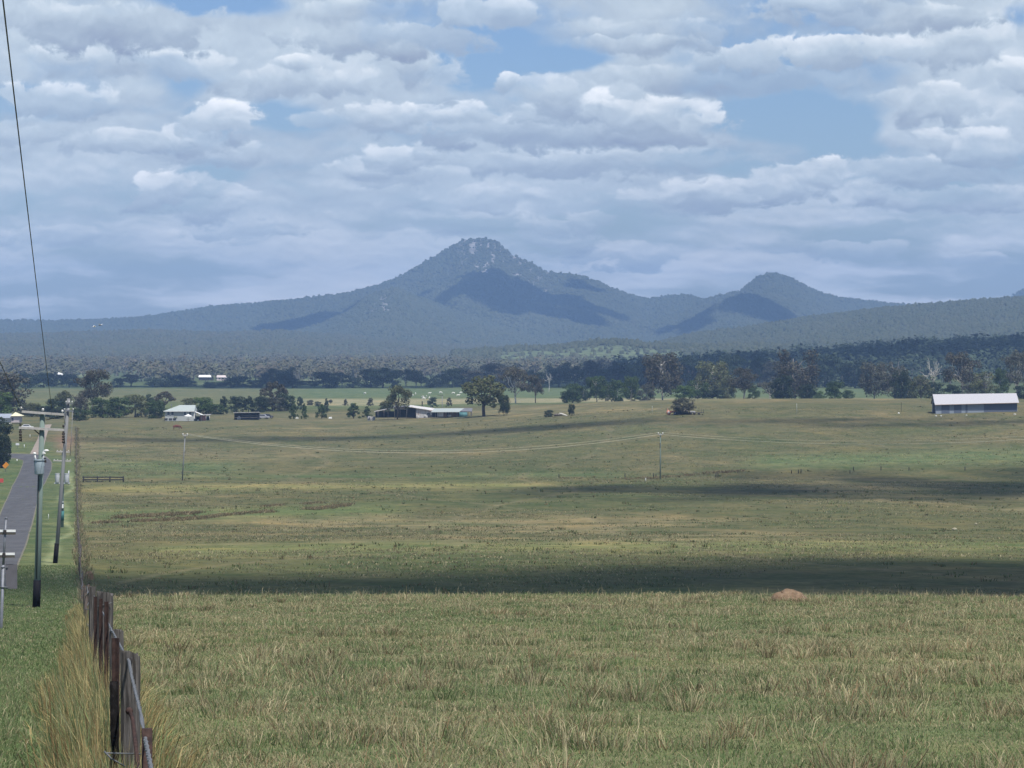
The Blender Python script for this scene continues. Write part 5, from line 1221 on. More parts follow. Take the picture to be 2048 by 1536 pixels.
# --- black open shed
D5 = G(492, 840).y; g5 = on(492, D5); e = empty('open_shed', g5, 'black open-fronted shed with a thin pale roof edge', 'shed'); J = lambda px, py, dy=0.0: P(px, py, D5) - g5 + Vector((0, dy, 0))
xa, xb = J(468.5, 0).x, J(516, 0).x; zt = J(490, 825).z; zb = J(490, 839).z
a = MB(); a.box(((xa + xb) / 2, 4.9, (zt + zb) / 2), (xb - xa, .15, zt - zb)); a.box((xa, 2.5, (zt + zb) / 2), (.15, 4.7, zt - zb)); a.box((xb, 2.5, (zt + zb) / 2), (.15, 4.7, zt - zb)); a.build('wall', M_blackwall, e)
a = MB(); roofslab(a, [(xa - .3, -.6, zt + .02), (xb + .4, -.6, zt + .20), (xb + .4, 5.3, zt - .3), (xa - .3, 5.3, zt - .5)], .14); a.build('roof', M_tin, e)
a = MB(); a.box(((xa + xb) / 2, .02, zb + .62), (xb - xa, .10, .10)); a.box(((xa + xb) / 2, .02, zb + 1.25), (xb - xa, .06, .06)); a.build('rail', M_frame, e)
for px in (469, 484, 500, 515.5): a = MB(); a.tube([J(px, 839.4), J(px, 825.2)], .08, 6); a.build('post', M_timber_shade, e)
a = MB(); a.box(((xa + xb) / 2, 1.6, zb + .9), (xb - xa - .3, .1, 1.9)); a.build('inner_wall', M_blackwall, e)
c = J(477.5, 835.5, .6); t_ = MB(); t_.add([c + Vector(v) for v in ((-.6, 0, -.55), (.6, 0, -.55), (.62, .5, -.55), (-.62, .5, -.55), (0, .1, .62), (0, .4, .62), (-.5, .1, .2), (.5, .1, .2))], [(0, 1, 7, 4, 6), (3, 2, 5), (0, 6, 3), (6, 4, 5, 3), (1, 2, 7), (7, 2, 5, 4), (0, 3, 2, 1)])
o = t_.build('covered_load', mat('grey_tarp', (.42, .41, .42), .8, .25, 2)); o.location = g5; tag(o, 'grey tarp-covered heap inside the black shed', 'heap')
# --- long farm shed with open bays (left, higher) and the low white-roofed one
D6 = G(830, 837).y; g6 = on(830, D6); e = empty('farm_shed', g6, 'long old farm shed with open dark bays and a tin roof sloping to the right', 'shed'); B = lambda px, py, dy=0.0: P(px, py, D6) - g6 + Vector((0, dy, 0))
a = MB(); roofslab(a, [B(748, 823.2, 0), B(788, 815.2, 0), B(788, 814.8, 6), B(748, 822.8, 6)], .12); o = a.build('lean_to_roof', M_tin, e)
a = MB(); roofslab(a, [B(786.5, 813.2, -.5), B(814.5, 812.6, -.5), B(814.5, 812.2, 7), B(786.5, 812.8, 7)], .16); a.build('ridge_roof', M_tin, e)
a = MB(); roofslab(a, [B(813.5, 812.4, -.6), B(872, 821.6, -.6), B(878, 818.6, 7), B(819, 810.6, 7)], .16); a.build('slope_roof', M_tinroof, e)
a = MB(); roofslab(a, [B(858, 820.2, -.62), B(879, 824.4, -.62), B(880, 818.8, 6), B(862, 817.2, 6)], .14); a.build('rusty_sheet', M_rustroof, e)
a = MB(); a.add([B(789, 813.6, .1), B(814, 813.0, .1), B(814, 819, .1), B(789, 819, .1), B(789, 813.6, .2), B(814, 813.0, .2), B(814, 819, .2), B(789, 819, .2)], [(0, 3, 2, 1), (4, 5, 6, 7), (0, 1, 5, 4), (1, 2, 6, 5), (2, 3, 7, 6), (3, 0, 4, 7)]); a.build('fascia', M_tin, e)
a = MB(); a.box((B(810, 0).x, 6.6, (B(0, 816).z + B(0, 836).z) / 2), (B(832, 0).x - B(787, 0).x, .15, B(0, 815.5).z - B(0, 836).z)); a.box((B(768, 0).x, 5.8, (B(0, 823).z + B(0, 836).z) / 2), (B(787, 0).x - B(749, 0).x, .15, B(0, 823.4).z - B(0, 836).z)); a.build('back_wall', M_timber_shade, e)
for px, py in ((756, 822), (768, 819.6), (776, 818), (789.5, 815), (813.5, 813.6), (832, 816.6), (800, 814)):
    a = MB(); a.tube([B(px, 836.5, .0), B(px, py, .0)], .11 if px in (813.5, 789.5) else .08, 6); a.build('post', M_frame, e)
a = MB(); a.box(B(802, 826, 4.2), (4.0, .2, 2.6)); a.box(B(824, 826.5, 4.0), (2.6, .2, 3.0)); a.build('inner_wall', M_timber_shade, e)
zb = B(0, 836).z
a = MB(); v = [B(832.3, 836, .1), B(869, 835, .1), B(869, 823.6, .1), B(832.3, 817.6, .1)]; a.add(v + [q + Vector((0, 5.8, 0)) for q in v], [(0, 1, 2, 3), (7, 6, 5, 4), (0, 4, 5, 1), (1, 5, 6, 2), (3, 2, 6, 7), (0, 3, 7, 4)]); a.build('wall', M_tin, e)
a = MB(); a.box(B(857, 829.5, .0), (.95, .1, 1.0)); a.build('window', M_pane, e)
a = MB(); a.box(B(860, 832.5, -.02), (1.2, .1, .8)); a.box(B(850, 834, -.02), (.5, .1, .5)); a.build('opening_shade', M_timber_shade, e)  # dark panels on the wall stand for the shade inside openings
for i, (px, yt, yb) in enumerate(((834, 830, 836.5), (837, 831, 836), (850, 829, 838), (854, 831, 836))): small_post('yard_post', 'weathered pale yard post in front of the tin-walled end of the farm shed', px, yt, yb + .6, .13, M_off, 'post', 'pale posts at the farm shed', D=D6 - 6)
# junk beside left end
def heap(name, label, px, yb, wpx, hpx, m, D=None, n=9, cat='heap'):
    g = G(px, yb) if D is None else on(px, D); D = g.y; s = D / F; a = MB()
    for k in range(n):
        q = random.uniform(-.42, .42); sz = Vector((random.uniform(.2, .5) * wpx * s, random.uniform(.3, .6) * wpx * s * .6, random.uniform(.3, .75) * hpx * s))
        a.box((q * wpx * s, random.uniform(-.3, .3) * wpx * s * .5, sz.z / 2 + (hpx * s * .25 if k % 3 == 0 else 0)), sz, Euler((random.uniform(-.2, .2), random.uniform(-.25, .25), random.uniform(0, 3))).to_matrix())
    o = a.build(name, m); o.location = g; return tag(o, label, cat)
heap('junk_pile', 'grey heap of scrap at the left end of the long farm shed', 740, 836, 18, 10, mat('scrap_grey', (.34, .33, .33), .8, .35, 1.5), 1080)
# low white-roofed shed
D7 = G(905, 835).y; g7 = on(905, D7); e = empty('low_shed', g7, 'low ramshackle shed under a glaring white tin roof', 'shed'); B = lambda px, py, dy=0.0: P(px, py, D7) - g7 + Vector((0, dy, 0))
a = MB(); roofslab(a, [B(862, 823.8, -.4), B(920, 823.6, -.4), B(928, 817.0, 7), B(868, 817.4, 7)], .14); a.build('roof', M_whiteroof, e)
a = MB(); roofslab(a, [B(919.8, 822.4, -.3), B(944, 822.8, -.3), B(944.5, 816.6, 6), B(928.2, 816.8, 6)], .14); a.build('lean_to_roof', mat('dark_tin', (.16, .16, .17), .6, .25, 1), e)
a = MB(); a.box((B(898, 0).x, 5.5, (B(0, 823).z + B(0, 836).z) / 2), (B(936, 0).x - B(866, 0).x, .2, 1.9)); a.build('back_wall', M_timber_shade, e)
a = MB(); a.box(B(880.5, 829, .4), (1.9, .15, 1.25)); a.box(B(899, 831.5, .6), (1.1, .15, .6)); a.build('wall', M_tin, e)
a = MB(); a.box(B(909, 829, .8), (3.0, .15, 1.3)); a.box(B(889.5, 829.5, .9), (1.2, .15, 1.3)); a.build('timber_wall', mat('brown_board', (.20, .13, .10), .9, .3, 2), e)
for px in (871, 876, 892, 897, 905.5, 914, 936, 942, 943.5): a = MB(); a.tube([B(px, 834.5, .2), B(px, 823.6, .2)], .09, 6); a.build('post', M_frame, e)
gt = on(926.5, D7 - 1); t_ = MB(); hh = P(926, 824.6, D7 - 1).z - gt.z; t_.tube([Vector((0, 0, -.1)), Vector((0, 0, hh * .97)), Vector((0, 0, hh))], [1.25, 1.25, 1.0], 20); o = t_.build('water_tank', M_tealw); o.location = gt; tag(o, 'round teal water tank under the dark end of the low shed', 'tank')
# --- blue-grey shed on the right
gA = G(1872, 828); D8 = gA.y + 1.0; gB2 = on(2036, D8 + 10)
M_bluewall = mat('bluegrey_cladding', (.235, .27, .32), .6, .08, .7, stretch=(14, 14, .2)); M_bluedark = mat('bluegrey_door', (.10, .12, .165), .6, .1, .7, stretch=(14, 14, .2)); M_lightroof = mat('zinc_roof', (.43, .425, .445), .45, .06, .5, stretch=(9, 9, 9))
e = empty('machinery_shed', gA, 'long blue-grey farm shed with a plain pale gabled roof', 'shed')
def Sx(px, py, dy=0.0, DD=None):
    t = (px - 1872) / 164.0; return P(px, py, D8 + 10 * t) - gA + Vector((0, dy, 0))
a0, a1 = Sx(1871.5, 828.5), Sx(2034.5, 823.5); b0, b1 = Sx(1871.5, 806), Sx(2034.5, 802)
dpt = 8.0; back = Vector((0, dpt, 0)); a = MB()
vs = [a0 - Vector((0, 0, .4)), a1 - Vector((0, 0, .4)), b1, b0]; rd0 = (b0 + back * .5) + Vector((0, 0, 2.28)); rd1 = (b1 + back * .5) + Vector((0, 0, 2.05))
a.add(vs + [v + back for v in vs] + [rd0 - Vector((0, 0, .12)), rd1 - Vector((0, 0, .12))], [(0, 1, 2, 3), (5, 4, 7, 6), (1, 5, 6, 9, 2), (4, 0, 3, 8, 7)]); a.build('wall', M_bluewall, e)
for (xa, xb, m) in ((1883, 1899, M_bluedark), (1908, 1923, M_bluedark), (1931, 1935, M_bluedark), (1968, 2034, M_bluedark)):
    a = MB(); p0, p1 = Sx(xa, 828 - (xa - 1872) * .0305, -.03), Sx(xb, 828 - (xb - 1872) * .0305, -.03); q0, q1 = Sx(xa, 806.3 - (xa - 1872) * .0244, -.03), Sx(xb, 806.3 - (xb - 1872) * .0244, -.03)
    f_ = Vector((0, -.05, 0)); a.add([p0, p1, q1, q0, p0 + f_, p1 + f_, q1 + f_, q0 + f_], [(4, 5, 6, 7), (0, 3, 2, 1), (0, 4, 7, 3), (1, 2, 6, 5), (3, 7, 6, 2), (0, 1, 5, 4)]); a.build('sliding_door', m, e)
a = MB(); ov = Vector((.35, 0, 0)); s0 = b0 - back * .115 - Vector((0, 0, .42)); s1 = b1 - back * .115 - Vector((0, 0, .40))
roofslab(a, [s0 - ov, s1 + ov, rd1 + ov, rd0 - ov], .10); rf = a.build('roof', M_lightroof, e)
a = MB(); k0 = b0 + back * 1.07 - Vector((0, 0, .3)); k1 = b1 + back * 1.07 - Vector((0, 0, .3)); roofslab(a, [rd0 - ov + Vector((0, .01, 0)), rd1 + ov + Vector((0, .01, 0)), k1 + ov, k0 - ov], .10); a.build('rear_roof', M_lightroof, e)
a = MB(); a.bar(s0 - ov + Vector((0, -.06, -.06)), s1 + ov + Vector((0, -.06, -.06)), .10, .12); a.build('gutter', mat('rusty_gutter', (.42, .33, .27), .7, .2, 1), rf)
a = MB(); o0 = a0 + Vector((-.03, 1.2, .1)); a.add([o0, o0 + Vector((0, 5.2, 0)), o0 + Vector((0, 5.2, 2.9)), o0 + Vector((0, 0, 2.9)), o0 + Vector((-.05, 0, 0)), o0 + Vector((-.05, 5.2, 0)), o0 + Vector((-.05, 5.2, 2.9)), o0 + Vector((-.05, 0, 2.9))], [(4, 7, 6, 5), (0, 1, 2, 3), (0, 4, 5, 1), (2, 6, 7, 3), (3, 7, 4, 0), (1, 5, 6, 2)]); a.build('end_opening_shade', M_timber_shade, e)  # dark panel painted for the shaded inside of the open end
# pale litter in front of that shed
for i, (px, py, lb) in enumerate(((1872, 833, 'left pale stone'), (1882, 833, 'second pale stone from the left'), (1933, 831.5, 'middle pale stone'), (2029.5, 829.5, 'right pale stone'))):
    g = G(px, py); a = MB(); a.blob((0, 0, .12), (random.uniform(.5, .8), .5, .34), None, 9, 6, .12); o = a.build('stone', mat('pale_stone', (.55, .55, .50), .9, .15, 3)); o.location = g; tag(o, lb + ' in the grass before the blue-grey shed', 'stone', 'pale stones before the shed')
# --- cream-roofed house at the left edge
D9 = G(20, 847).y; g9 = on(14, D9); e = empty('cottage', g9, 'small house with a cream pyramid roof and lilac end at the left edge', 'house'); C = lambda px, py, dy=0.0: P(px, py, D9) - g9 + Vector((0, dy, 0))
zb, ze, zt = C(0, 845).z, C(0, 832).z, C(0, 824.5).z
a = MB(); a.box(((C(21, 0).x + C(37.5, 0).x) / 2, 3.0, (zb + ze) / 2), (C(37.5, 0).x - C(21, 0).x, 6, ze - zb)); a.build('end_wall', M_lilac, e)
a = MB(); a.box(((C(-25, 0).x + C(20.8, 0).x) / 2, 3.6, (zb + ze) / 2 - .3), (C(20.8, 0).x - C(-25, 0).x, 6, ze - zb - .7)); a.build('wall', M_creamwall, e)
a = MB(); x0, x1 = C(20, 0).x, C(41.5, 0).x; a.add([(x0, -.6, ze), (x1, -.6, ze), (x1, 6.6, ze), (x0, 6.6, ze), (C(27, 0).x, 3, zt)], [(0, 1, 4), (1, 2, 4), (2, 3, 4), (3, 0, 4), (3, 2, 1, 0)]); a.build('roof', M_yell, e)
a = MB(); roofslab(a, [(C(-26, 0).x, -.3, ze - .55), (x0 - .1, -.3, ze - .55), (x0 - .1, 4, zt - .5), (C(-26, 0).x, 4, zt - .5)], .12); a.build('side_roof', mat('grey_roof', (.30, .33, .38), .6, .12, .6), e)
for px in (6, 25): a = MB(); a.box(C(px, 838.5, -.0 if px == 25 else .55), (.6, .14, .9)); a.build('window', M_pane, e)
a = MB(); a.box(C(8, 846.5, -1.2), (4.8, 1.6, .25)); a.build('verandah_slab', M_off, e)
# --- far buildings on the plain
for (nm, lb, px, yt, yb, wp, D, m, mw) in (('far_shed', 'bright white tin roof shining on the plain behind the farmhouse', 410, 750, 757, 26, 2330, M_white, M_timber_shade), ('far_house', 'pinkish far house right of the bright white tin roof', 443, 750.5, 757.5, 20, 2330, mat('pinkish_wall', (.60, .52, .50), .8, .08, .3), M_pane),
     ('far_shed', 'tilted white roof on the far left plain right of the overhead wire', 121, 746, 752, 12, 2280, M_white, M_timber_shade), ('far_shed', 'small white roof on the far left plain left of the overhead wire', 46.5, 747.5, 752, 11, 2280, M_white, M_timber_shade)):
    g = on(px, D); g.z = P(px, yb, D).z - 1.2; e = empty(nm, g, lb, 'shed' if 'shed' in nm else 'house'); s = D / F; w = wp * s; h = (yb - yt) * s
    a = MB(); a.box((0, 3, .6 + h * .22), (w * .96, 6, 1.2 + h * .44)); a.build('wall', mw if nm == 'far_shed' else m, e)
    tl = -.45 if px == 121 else 0
    a = MB(); roofslab(a, [(-w / 2, -.4, 1.2 + h * .40 - tl), (w / 2, -.4, 1.2 + h * .40 + tl), (w / 2 - 1.0, 4, 1.2 + h + tl), (-w / 2, 4, 1.2 + h - tl)], .2); a.build('roof', m, e)
    if nm == 'far_house':
        for q in (-.18, .12): a = MB(); a.box((q * w, -.03, 1.5), (1.0, .1, 1.1)); a.build('window', M_pane, e)
# ------------------------------------------------------------------ vehicles and machinery
def car(label, px, yb, D, colr, L=4.4, rz=0.0, name='parked_car'):
    g = on(px, D); e = empty(name, g, label, 'car', None, rz); m = mat('car_paint_' + name + str(int(px)), colr, .3, .05, 2, spec=.5)
    sec = [(-.5, .55, .85), (-.46, .35, .95), (-.30, .30, 1.0), (.0, .28, 1.0), (.30, .28, .98), (.47, .33, .92), (.5, .55, .80)]
    def hull(prof, wd):
        v = []; n = len(prof)
        for s_ in (-1, 1): v += [(x * L, s_ * wd, z) for x, z in prof]
        f = [tuple(range(n - 1, -1, -1)), tuple(range(n, 2 * n))] + [(k, (k + 1) % n, n + (k + 1) % n, n + k) for k in range(n)]
        return v, f
    a = MB(); a.add(*hull([(-.5, .35), (.5, .35), (.5, .62), (.47, .80), (.28, .92), (-.44, .98), (-.5, .80)], .86)); a.build('body', m, e)
    a = MB(); v, f = hull([(-.42, .97), (.26, .91), (.12, 1.40), (-.28, 1.45)], .74); a.add(v, f); a.build('cabin', m, e)
    a = MB(); v, f = hull([(-.36, 1.02), (.20, .99), (.10, 1.33), (-.26, 1.36)], .755); a.add(v, f); a.build('side_window', M_pane, e)
    for x in (-.31, .31):
        for y in (-.80, .80):
            a = MB(); a.tube([Vector((x * L, y - .1, .32)), Vector((x * L, y + .1, .32))], .32, 14); o = a.build('wheel', M_dark, e); b = MB(); b.tube([Vector((x * L, y - .115, .32)), Vector((x * L, y + .115, .32))], .17, 10); b.build('rim', M_steel, o)
    return e
car('white car parked on the grass by the driveway, seen behind the upper pole arms', 54.5, 855, 985, (.78, .78, .78), 3.6, .12)
car('pale car parked at the right end of the black shed', 527, 838, 1104, (.36, .36, .38), 3.6, -.1)
car('dark car beyond the pale car near the black shed', 536, 837, 1112, (.05, .05, .06), 3.4, .1)
for px, lb, m_, wd in ((660.5, 'white boxy block lying at the foot of a young tree', M_white, 1.1), (594, 'grey stone block between two young trees', M_off, .9)):
    g = G(px, 837); a = MB(); a.add(*[([(-wd/2, -.3, 0), (wd/2, -.3, 0), (wd/2, .3, 0), (-wd/2, .3, 0), (-wd*.4, -.25, .42), (wd*.45, -.25, .55), (wd*.45, .25, .55), (-wd*.4, .25, .42)]), [(0,3,2,1),(4,5,6,7),(0,1,5,4),(1,2,6,5),(2,3,7,6),(3,0,4,7)]]); o = a.build('stone_block', m_); o.location = g; tag(o, lb, 'block')
# orange tractor under the bush, rusting trailer beside it
gt = G(1343, 829.5); e = empty('old_tractor', gt, 'rusting pinkish-orange tractor half hidden at the left of the hawthorn bush', 'tractor'); M_or = mat('faded_orange', (.58, .26, .18), .7, .2, 3, c2=(.40, .17, .12))
a = MB(); a.box((.3, 0, .78), (1.7, .62, .5)); a.blob((1.1, 0, .82), (.5, .64, .56)); a.build('bonnet', M_or, e)
a = MB(); a.box((-.75, 0, 1.1), (.6, .9, .12)); a.box((-1.05, 0, 1.4), (.12, .8, .55)); a.build('seat', M_or, e)
for x, r in ((-.75, .62), (.95, .40)):
    for y in (-.62, .62):
        a = MB(); a.tube([Vector((x, y - .14, r)), Vector((x, y + .14, r))], r, 18); o = a.build('wheel', M_or if x < 0 else M_dark, e); b = MB(); b.tube([Vector((x, y - .16, r)), Vector((x, y + .16, r))], r * .5, 12); b.build('rim', M_off, o)
a = MB(); a.tube([Vector((.5, 0, 1.0)), Vector((.5, 0, 1.75))], .05, 8); a.build('exhaust', M_dark, e); a = MB(); a.tube([Vector((-.4, 0, 1.0)), Vector((-.55, 0, 1.45))], .03, 6); a.tube([Vector((-.56, -.2, 1.46)), Vector((-.56, .2, 1.46))], .03, 6); a.build('steering_wheel', M_dark, e)
gt = G(1394, 829.2); e = empty('farm_trailer', gt, 'low dark flat trailer with pale load right of the hawthorn bush', 'trailer')
a = MB(); a.box((0, 0, .52), (3.6, 1.6, .14)); a.build('deck', M_timber_shade, e)
for x in (-.7, .5):
    for y in (-.8, .8): a = MB(); a.tube([Vector((x, y - .1, .3)), Vector((x, y + .1, .3))], .3, 12); a.build('wheel', M_dark, e)
for x in (1.1, 1.7): a = MB(); a.tube([Vector((x, -.7, .5)), Vector((x, -.7, 1.5))], .05, 6); a.build('stake', M_rail, e)
a = MB(); a.box((-1.2, 0, .82), (1.5, 1.1, .28), Euler((0, .08, 0)).to_matrix()); o = a.build('tin_sheets', M_tin); o.location = gt; tag(o, 'pale tin sheets lying on the dark flat trailer', 'tin sheets')
gt = G(1368, 829.0); a = MB(); a.box((0, 0, .35), (4.2, 1.4, .5)); a.box((-1.0, .1, .8), (1.5, 1.0, .5)); a.tube([Vector((-1.9, -.75, .35)), Vector((-1.9, .75, .35))], .34, 12); a.tube([Vector((1.6, -.75, .3)), Vector((1.6, .75, .3))], .3, 12); o = a.build('old_harrow', M_timber_shade); o.location = gt; tag(o, 'dark old implement in the shade under the hawthorn bush', 'implement')
# fallen log
gl = G(1124, 832.5); a = MB(); a.tube([Vector((-1.0, 0, .55)), Vector((-.3, 0, .75)), Vector((.5, 0, .45)), Vector((1.4, -.2, .12))], [.12, .2, .24, .2], 9); a.tube([Vector((-.3, 0, .7)), Vector((-.7, .1, 1.0))], [.09, .04], 6); o = a.build('fallen_log', bark('pale')); o.location = gl; tag(o, 'bleached fallen log in the paddock beside the small snag', 'log')
a = MB(); a.blob((0, 0, .3), (2.6, 1.0, .8), None, 12, 8, .1); o = a.build('soil_heap', mat('dark_soil', (.13, .11, .09), .95, .3, 2)); o.location = G(1116, 832); tag(o, 'low dark heap of soil at the left of the bleached log', 'heap')
for i, (px, py, lb) in enumerate(((1909, 1061, 'large pale tussock-like stone right of centre in the paddock'), (1952, 1050, 'smaller pale stone up right of the larger one'), (1797.5, 827.5, 'white egret as a plain blob left of the blue-grey shed'))):  # the last one is an egret, drawn as a plain white blob
    g = G(px, py); a = MB(); a.blob((0, 0, .14), ((.6, .35, .5)[i], .35, (.4, .25, .4)[i]), None, 10, 7, .1); o = a.build('stone', mat('pale_rock', (.34, .31, .22), .9, .2, 4) if i < 2 else M_white); o.location = g; tag(o, lb, 'stone')
# ------------------------------------------------------------------ animals
def skin_mesh(name, verts, edges, radii, m, sub=1):
    me = bpy.data.meshes.new(name); me.from_pydata(verts, edges, []); o = bpy.data.objects.new('tmp', me); COL.objects.link(o)
    md = o.modifiers.new('s', 'SKIN'); 
    for v, r in zip(me.skin_vertices[0].data, radii): v.radius = (r, r) if not hasattr(r, '__len__') else r
    me.skin_vertices[0].data[0].use_root = True
    if sub: s2 = o.modifiers.new('b', 'SUBSURF'); s2.levels = sub; s2.render_levels = sub
    dg = bpy.context.evaluated_depsgraph_get(); out = bpy.data.meshes.new_from_object(o.evaluated_get(dg)); out.name = name
    bpy.data.objects.remove(o); out.materials.clear(); out.materials.append(m); out.polygons.foreach_set('use_smooth', [True] * len(out.polygons)); return out
def cow_mesh(m, graze):
    v = [(0, 0, 1.0), (.75, 0, 1.02), (-.65, 0, 1.05), (1.05, 0, 1.15 if not graze else .95), (1.35, 0, 1.32 if not graze else .55), (1.62, 0, 1.20 if not graze else .22)]
    r = [(.40, .40), (.36, .36), (.34, .32), .20, .15, .09]
    e_ = [(0, 1), (0, 2), (1, 3), (3, 4), (4, 5)]
    def leg(at, x, y, back):
        n = len(v); v.extend([(x, y, .72), (x + (-.10 if back else .02), y, .40), (x + (.02 if back else 0), y, .0)]); r.extend([.15, .075, .06]); e_.extend([(at, n), (n, n + 1), (n + 1, n + 2)])
    for y in (-.2, .2): leg(1, .72, y, False); leg(2, -.72, y, True)
    n = len(v); v.extend([(-.98, 0, 1.12), (-1.04, 0, .6)]); r.extend([.05, .03]); e_.extend([(2, n), (n, n + 1)])
    for y in (-.16, .16): n = len(v); v.append((1.33 if not graze else 1.30, y * 1.3, 1.38 if not graze else .62)); r.append(.04); e_.append((4, n))
    return skin_mesh('cow_body', v, e_, r, m)
M_wcow = mat('white_hide', (.72, .70, .64), .8, .08, 3); M_bcow = mat('brown_hide', (.13, .045, .03), .8, .25, 3)
me = cow_mesh(M_bcow, True); o = link('cow', me); o.location = G(353, 859.3); o.rotation_euler = (0, 0, .15); tag(o, 'lone red-brown cow grazing in the paddock below the farmhouse', 'cow')
cmA, cmB = cow_mesh(M_wcow, True), cow_mesh(M_wcow, False)
cows = [(820, 790.0, 'white cow nearest the shed gum on the green strip'), (820, 793.4, 'white cow just below the one nearest the shed gum'), (831, 789.0, 'white cow at the top of the small left group'), (826, 792.4, 'pale cow between the small left group'), (846, 796.0, 'upper of two white cows above the stout dark pole'), (848, 799.2, 'lower of two white cows above the stout dark pole'), (853, 795.6, 'white cow just right of the stout dark pole'),
        (859, 797.6, 'white cow touching the rounded shrub from above'), (863, 800.0, 'white cow half behind the rounded shrub'), (859, 788.6, 'white cow high up over the rounded shrub'), (881, 787.0, 'white cow over the T-topped service pole'), (907, 788.0, 'white cow on the green strip left of the two by the big tree'), (916, 793.0, 'white cow lower down near the largest round tree'), (922, 787.4, 'white cow closest to the left side of the largest round tree'),
        (730, 788.6, 'lone white cow left of the shed gum on the green strip'), (1058, 783.4, 'white cow between the two pale-strip gums')]
for i, (px, py, lb) in enumerate(cows):
    g = G(px, py); o = link('cow', cmA if i % 3 else cmB); o.location = g; o.rotation_euler = (0, 0, random.uniform(0, 6.28)); o.scale = (.72,) * 3; tag(o, lb, 'cow', 'white cattle on the green strip')
g = on(1798, 905)
# two birds gliding in front of the hills
for px, py, lb, rz_, m_ in ((188.5, 653.5, 'pale bird gliding before the left hills, the left one of two', .3, M_off), (201, 650.5, 'black and white bird before the left hills, right of the pale one', -.4, M_dark)):
    D = 520; c = P(px, py, D); a = MB()
    bd = skin_mesh('bird_body', [(0, 0, 0), (.16, 0, .02), (.26, 0, .05), (-.18, 0, 0), (-.32, 0, 0)], [(0, 1), (1, 2), (0, 3), (3, 4)], [.075, .06, .03, .05, .02], m_)
    o = link('bird', bd); o.location = c; o.rotation_euler = (0, 0, rz_); tag(o, lb, 'bird', None)
    for s_ in (-1, 1):
        w_ = MB(); v = [(.10, s_ * .05, .02), (.12, s_ * .32, .16), (.02, s_ * .68, .20), (-.06, s_ * .34, .14), (-.10, s_ * .05, .02)]
        w_.add(v + [(x, y, z - .02) for x, y, z in v], [(0, 1, 2, 3, 4), (9, 8, 7, 6, 5)] + [(k, 5 + k, 5 + (k + 1) % 5, (k + 1) % 5) for k in range(5)]); w_.build('wing', M_white, o)
HAZE_COL = (.36, .58, .96, 1); HAZE_D = 1.08e-4
# ------------------------------------------------------------------ clouds added out of view, shaped to cast shadows on paddock and mountain
cloud_m = mat('cloud_white', (.8, .8, .82), 1.0, .05, .01)
nt = cloud_m.node_tree; tr = nt.nodes.new('ShaderNodeBsdfTransparent'); mx = nt.nodes.new('ShaderNodeMixShader'); mx.inputs[0].default_value = .34     # thin vapour: part of the light gets through each billow
nt.links.new(nt.nodes['Principled BSDF'].outputs[0], mx.inputs[1]); nt.links.new(tr.outputs[0], mx.inputs[2]); nt.links.new(mx.outputs[0], nt.nodes['Material Output'].inputs[0])
thin_m = cloud_m.copy(); thin_m.name = 'cloud_thin'; [setattr(n.inputs[0], 'default_value', .70) for n in thin_m.node_tree.nodes if n.type == 'MIX_SHADER']
faint_m = cloud_m.copy(); faint_m.name = 'cloud_faint'; [setattr(n.inputs[0], 'default_value', .84) for n in faint_m.node_tree.nodes if n.type == 'MIX_SHADER']
half_m = cloud_m.copy(); half_m.name = 'cloud_half'; [setattr(n.inputs[0], 'default_value', .57) for n in half_m.node_tree.nodes if n.type == 'MIX_SHADER']
def cloud(px, D, half_w, half_d, alt, seed, lobes=16, ground=None, m=None):
    rs = random.Random(seed); zg = gzs((px - 1024) / F * D, D) if ground is None else ground
    t = (alt - zg) / SUND.z; c = Vector(((px - 1024) / F * D, D, zg)) + SUND * t
    a = MB(); th = min(half_w, half_d) * .5
    for k in range(lobes):
        q = rs.uniform(0, 1) ** .5; an = rs.uniform(0, 6.28); x = q * math.cos(an) * .82 * half_w; y = q * math.sin(an) * .8 * half_d
        ee = max(.25, 1 - q * .6); r1 = half_w * rs.uniform(.22, .42) * ee + half_w * .06; r2 = half_d * rs.uniform(.30, .5) * ee + half_d * .05
        a.blob((x, y, rs.uniform(-.2, .35) * th), (2 * r1, 2 * r2, th * rs.uniform(.7, 1.4)), None, 18, 12, .06)
    o = a.build('cloud', m or cloud_m); o.location = c; return tag(o, kind='structure')
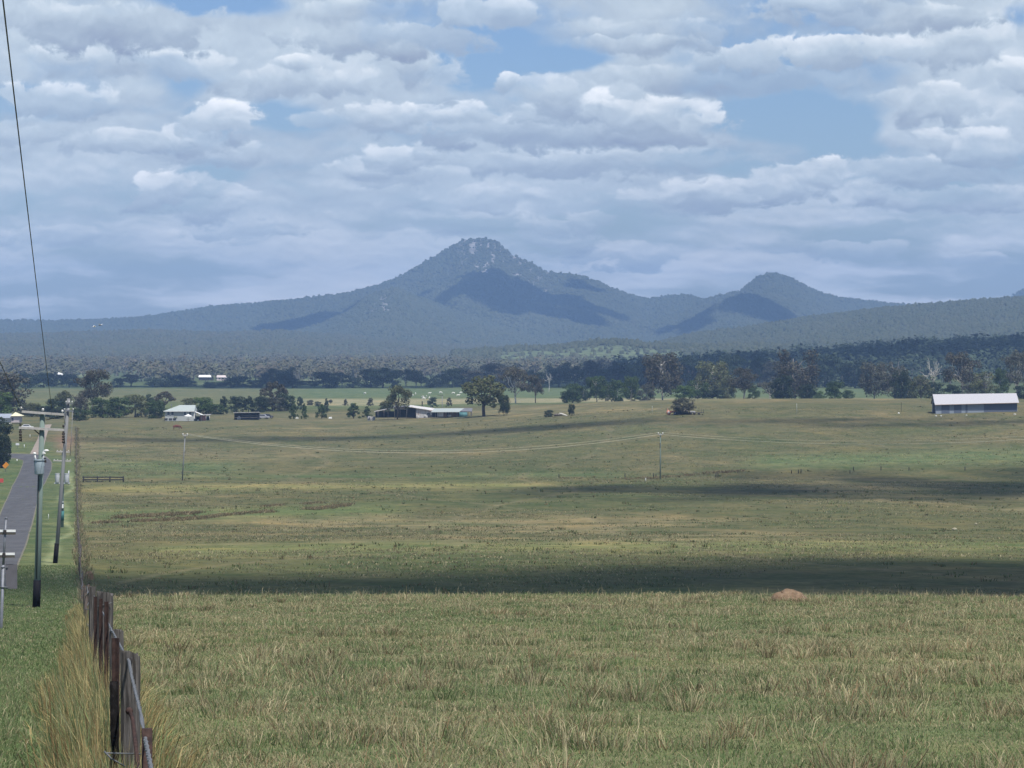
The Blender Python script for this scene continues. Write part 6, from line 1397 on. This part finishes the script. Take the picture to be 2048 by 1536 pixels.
SHADOWS = [ # column, distance, half width, half depth, altitude
 (1700, 221, 19, 54, 2300), (2350, 220, 25, 56, 2300), (2010, 224, 15, 52, 2300), (1150, 212, 12, 36, 2200), (700, 207, 11, 26, 2100), (250, 207, 9, 26, 2000), (60, 208, 5, 22, 1900),
 (1750, 615, 42, 105, 1500), (2350, 625, 50, 120, 1500), (1300, 585, 28, 60, 1500),
 (450, 912, 62, 24, 1300), (1080, 912, 58, 22, 1300), (1750, 893, 62, 24, 1300), (2300, 895, 40, 20, 1300),
 (600, 2170, 130, 110, 1000), (1150, 2190, 140, 120, 1000), (1750, 2560, 240, 260, 1000), (1350, 2400, 110, 150, 1000), (250, 2190, 60, 70, 1000), (2300, 2600, 160, 220, 1000)]
for i, (px, D, hw, hd, alt) in enumerate(SHADOWS): cloud(px, D, hw, hd, alt, 900 + i, m=faint_m if 880 < D < 930 else thin_m if 550 < D < 650 else (half_m if D < 260 else None))
for i, (px, D, hw, hd, alt, zg, lob) in enumerate([(640, 7900, 150, 480, 1700, 80, 22), (1050, 8060, 260, 560, 1750, 100, 30), (830, 8300, 60, 170, 1700, 140, 10), (1490, 7700, 175, 600, 1650, 80, 24), (1170, 8780, 80, 150, 1800, 170, 10), (250, 7700, 160, 260, 1700, 50, 14)]):
    cloud(px, D, hw, hd, alt, 950 + i, lob, zg)
# ------------------------------------------------------------------ hazy summer air
zlo = -32.0; ztop = 312.0
hz = MB(); hz.box((0, 5000, (zlo + ztop) / 2), (13600, 16400, ztop - zlo))
hm = bpy.data.materials.new('haze_air'); hm.use_nodes = True; nt = hm.node_tree
for n in list(nt.nodes): nt.nodes.remove(n)
ou = nt.nodes.new('ShaderNodeOutputMaterial'); pv = nt.nodes.new('ShaderNodeVolumePrincipled')
pv.inputs['Color'].default_value = HAZE_COL; pv.inputs['Density'].default_value = HAZE_D; pv.inputs['Anisotropy'].default_value = 0.0
nt.links.new(pv.outputs[0], ou.inputs['Volume'])
ho = hz.build('haze', hm); tag(ho, 'pale blue haze filling the air over the valley', 'haze', kind='stuff')
EXPO = 0.56
# ------------------------------------------------------------------ render settings
vs = scene.view_settings; vs.view_transform = 'Standard'; vs.look = 'None'; vs.exposure = EXPO; vs.gamma = 1; vs.use_curve_mapping = False
cy = scene.cycles
cy.max_bounces = 5; cy.diffuse_bounces = 2; cy.glossy_bounces = 2; cy.transmission_bounces = 2; cy.volume_bounces = 0; cy.transparent_max_bounces = 16
cy.caustics_reflective = False; cy.caustics_refractive = False
cy.use_denoising = True; cy.use_adaptive_sampling = True; cy.adaptive_threshold = .01
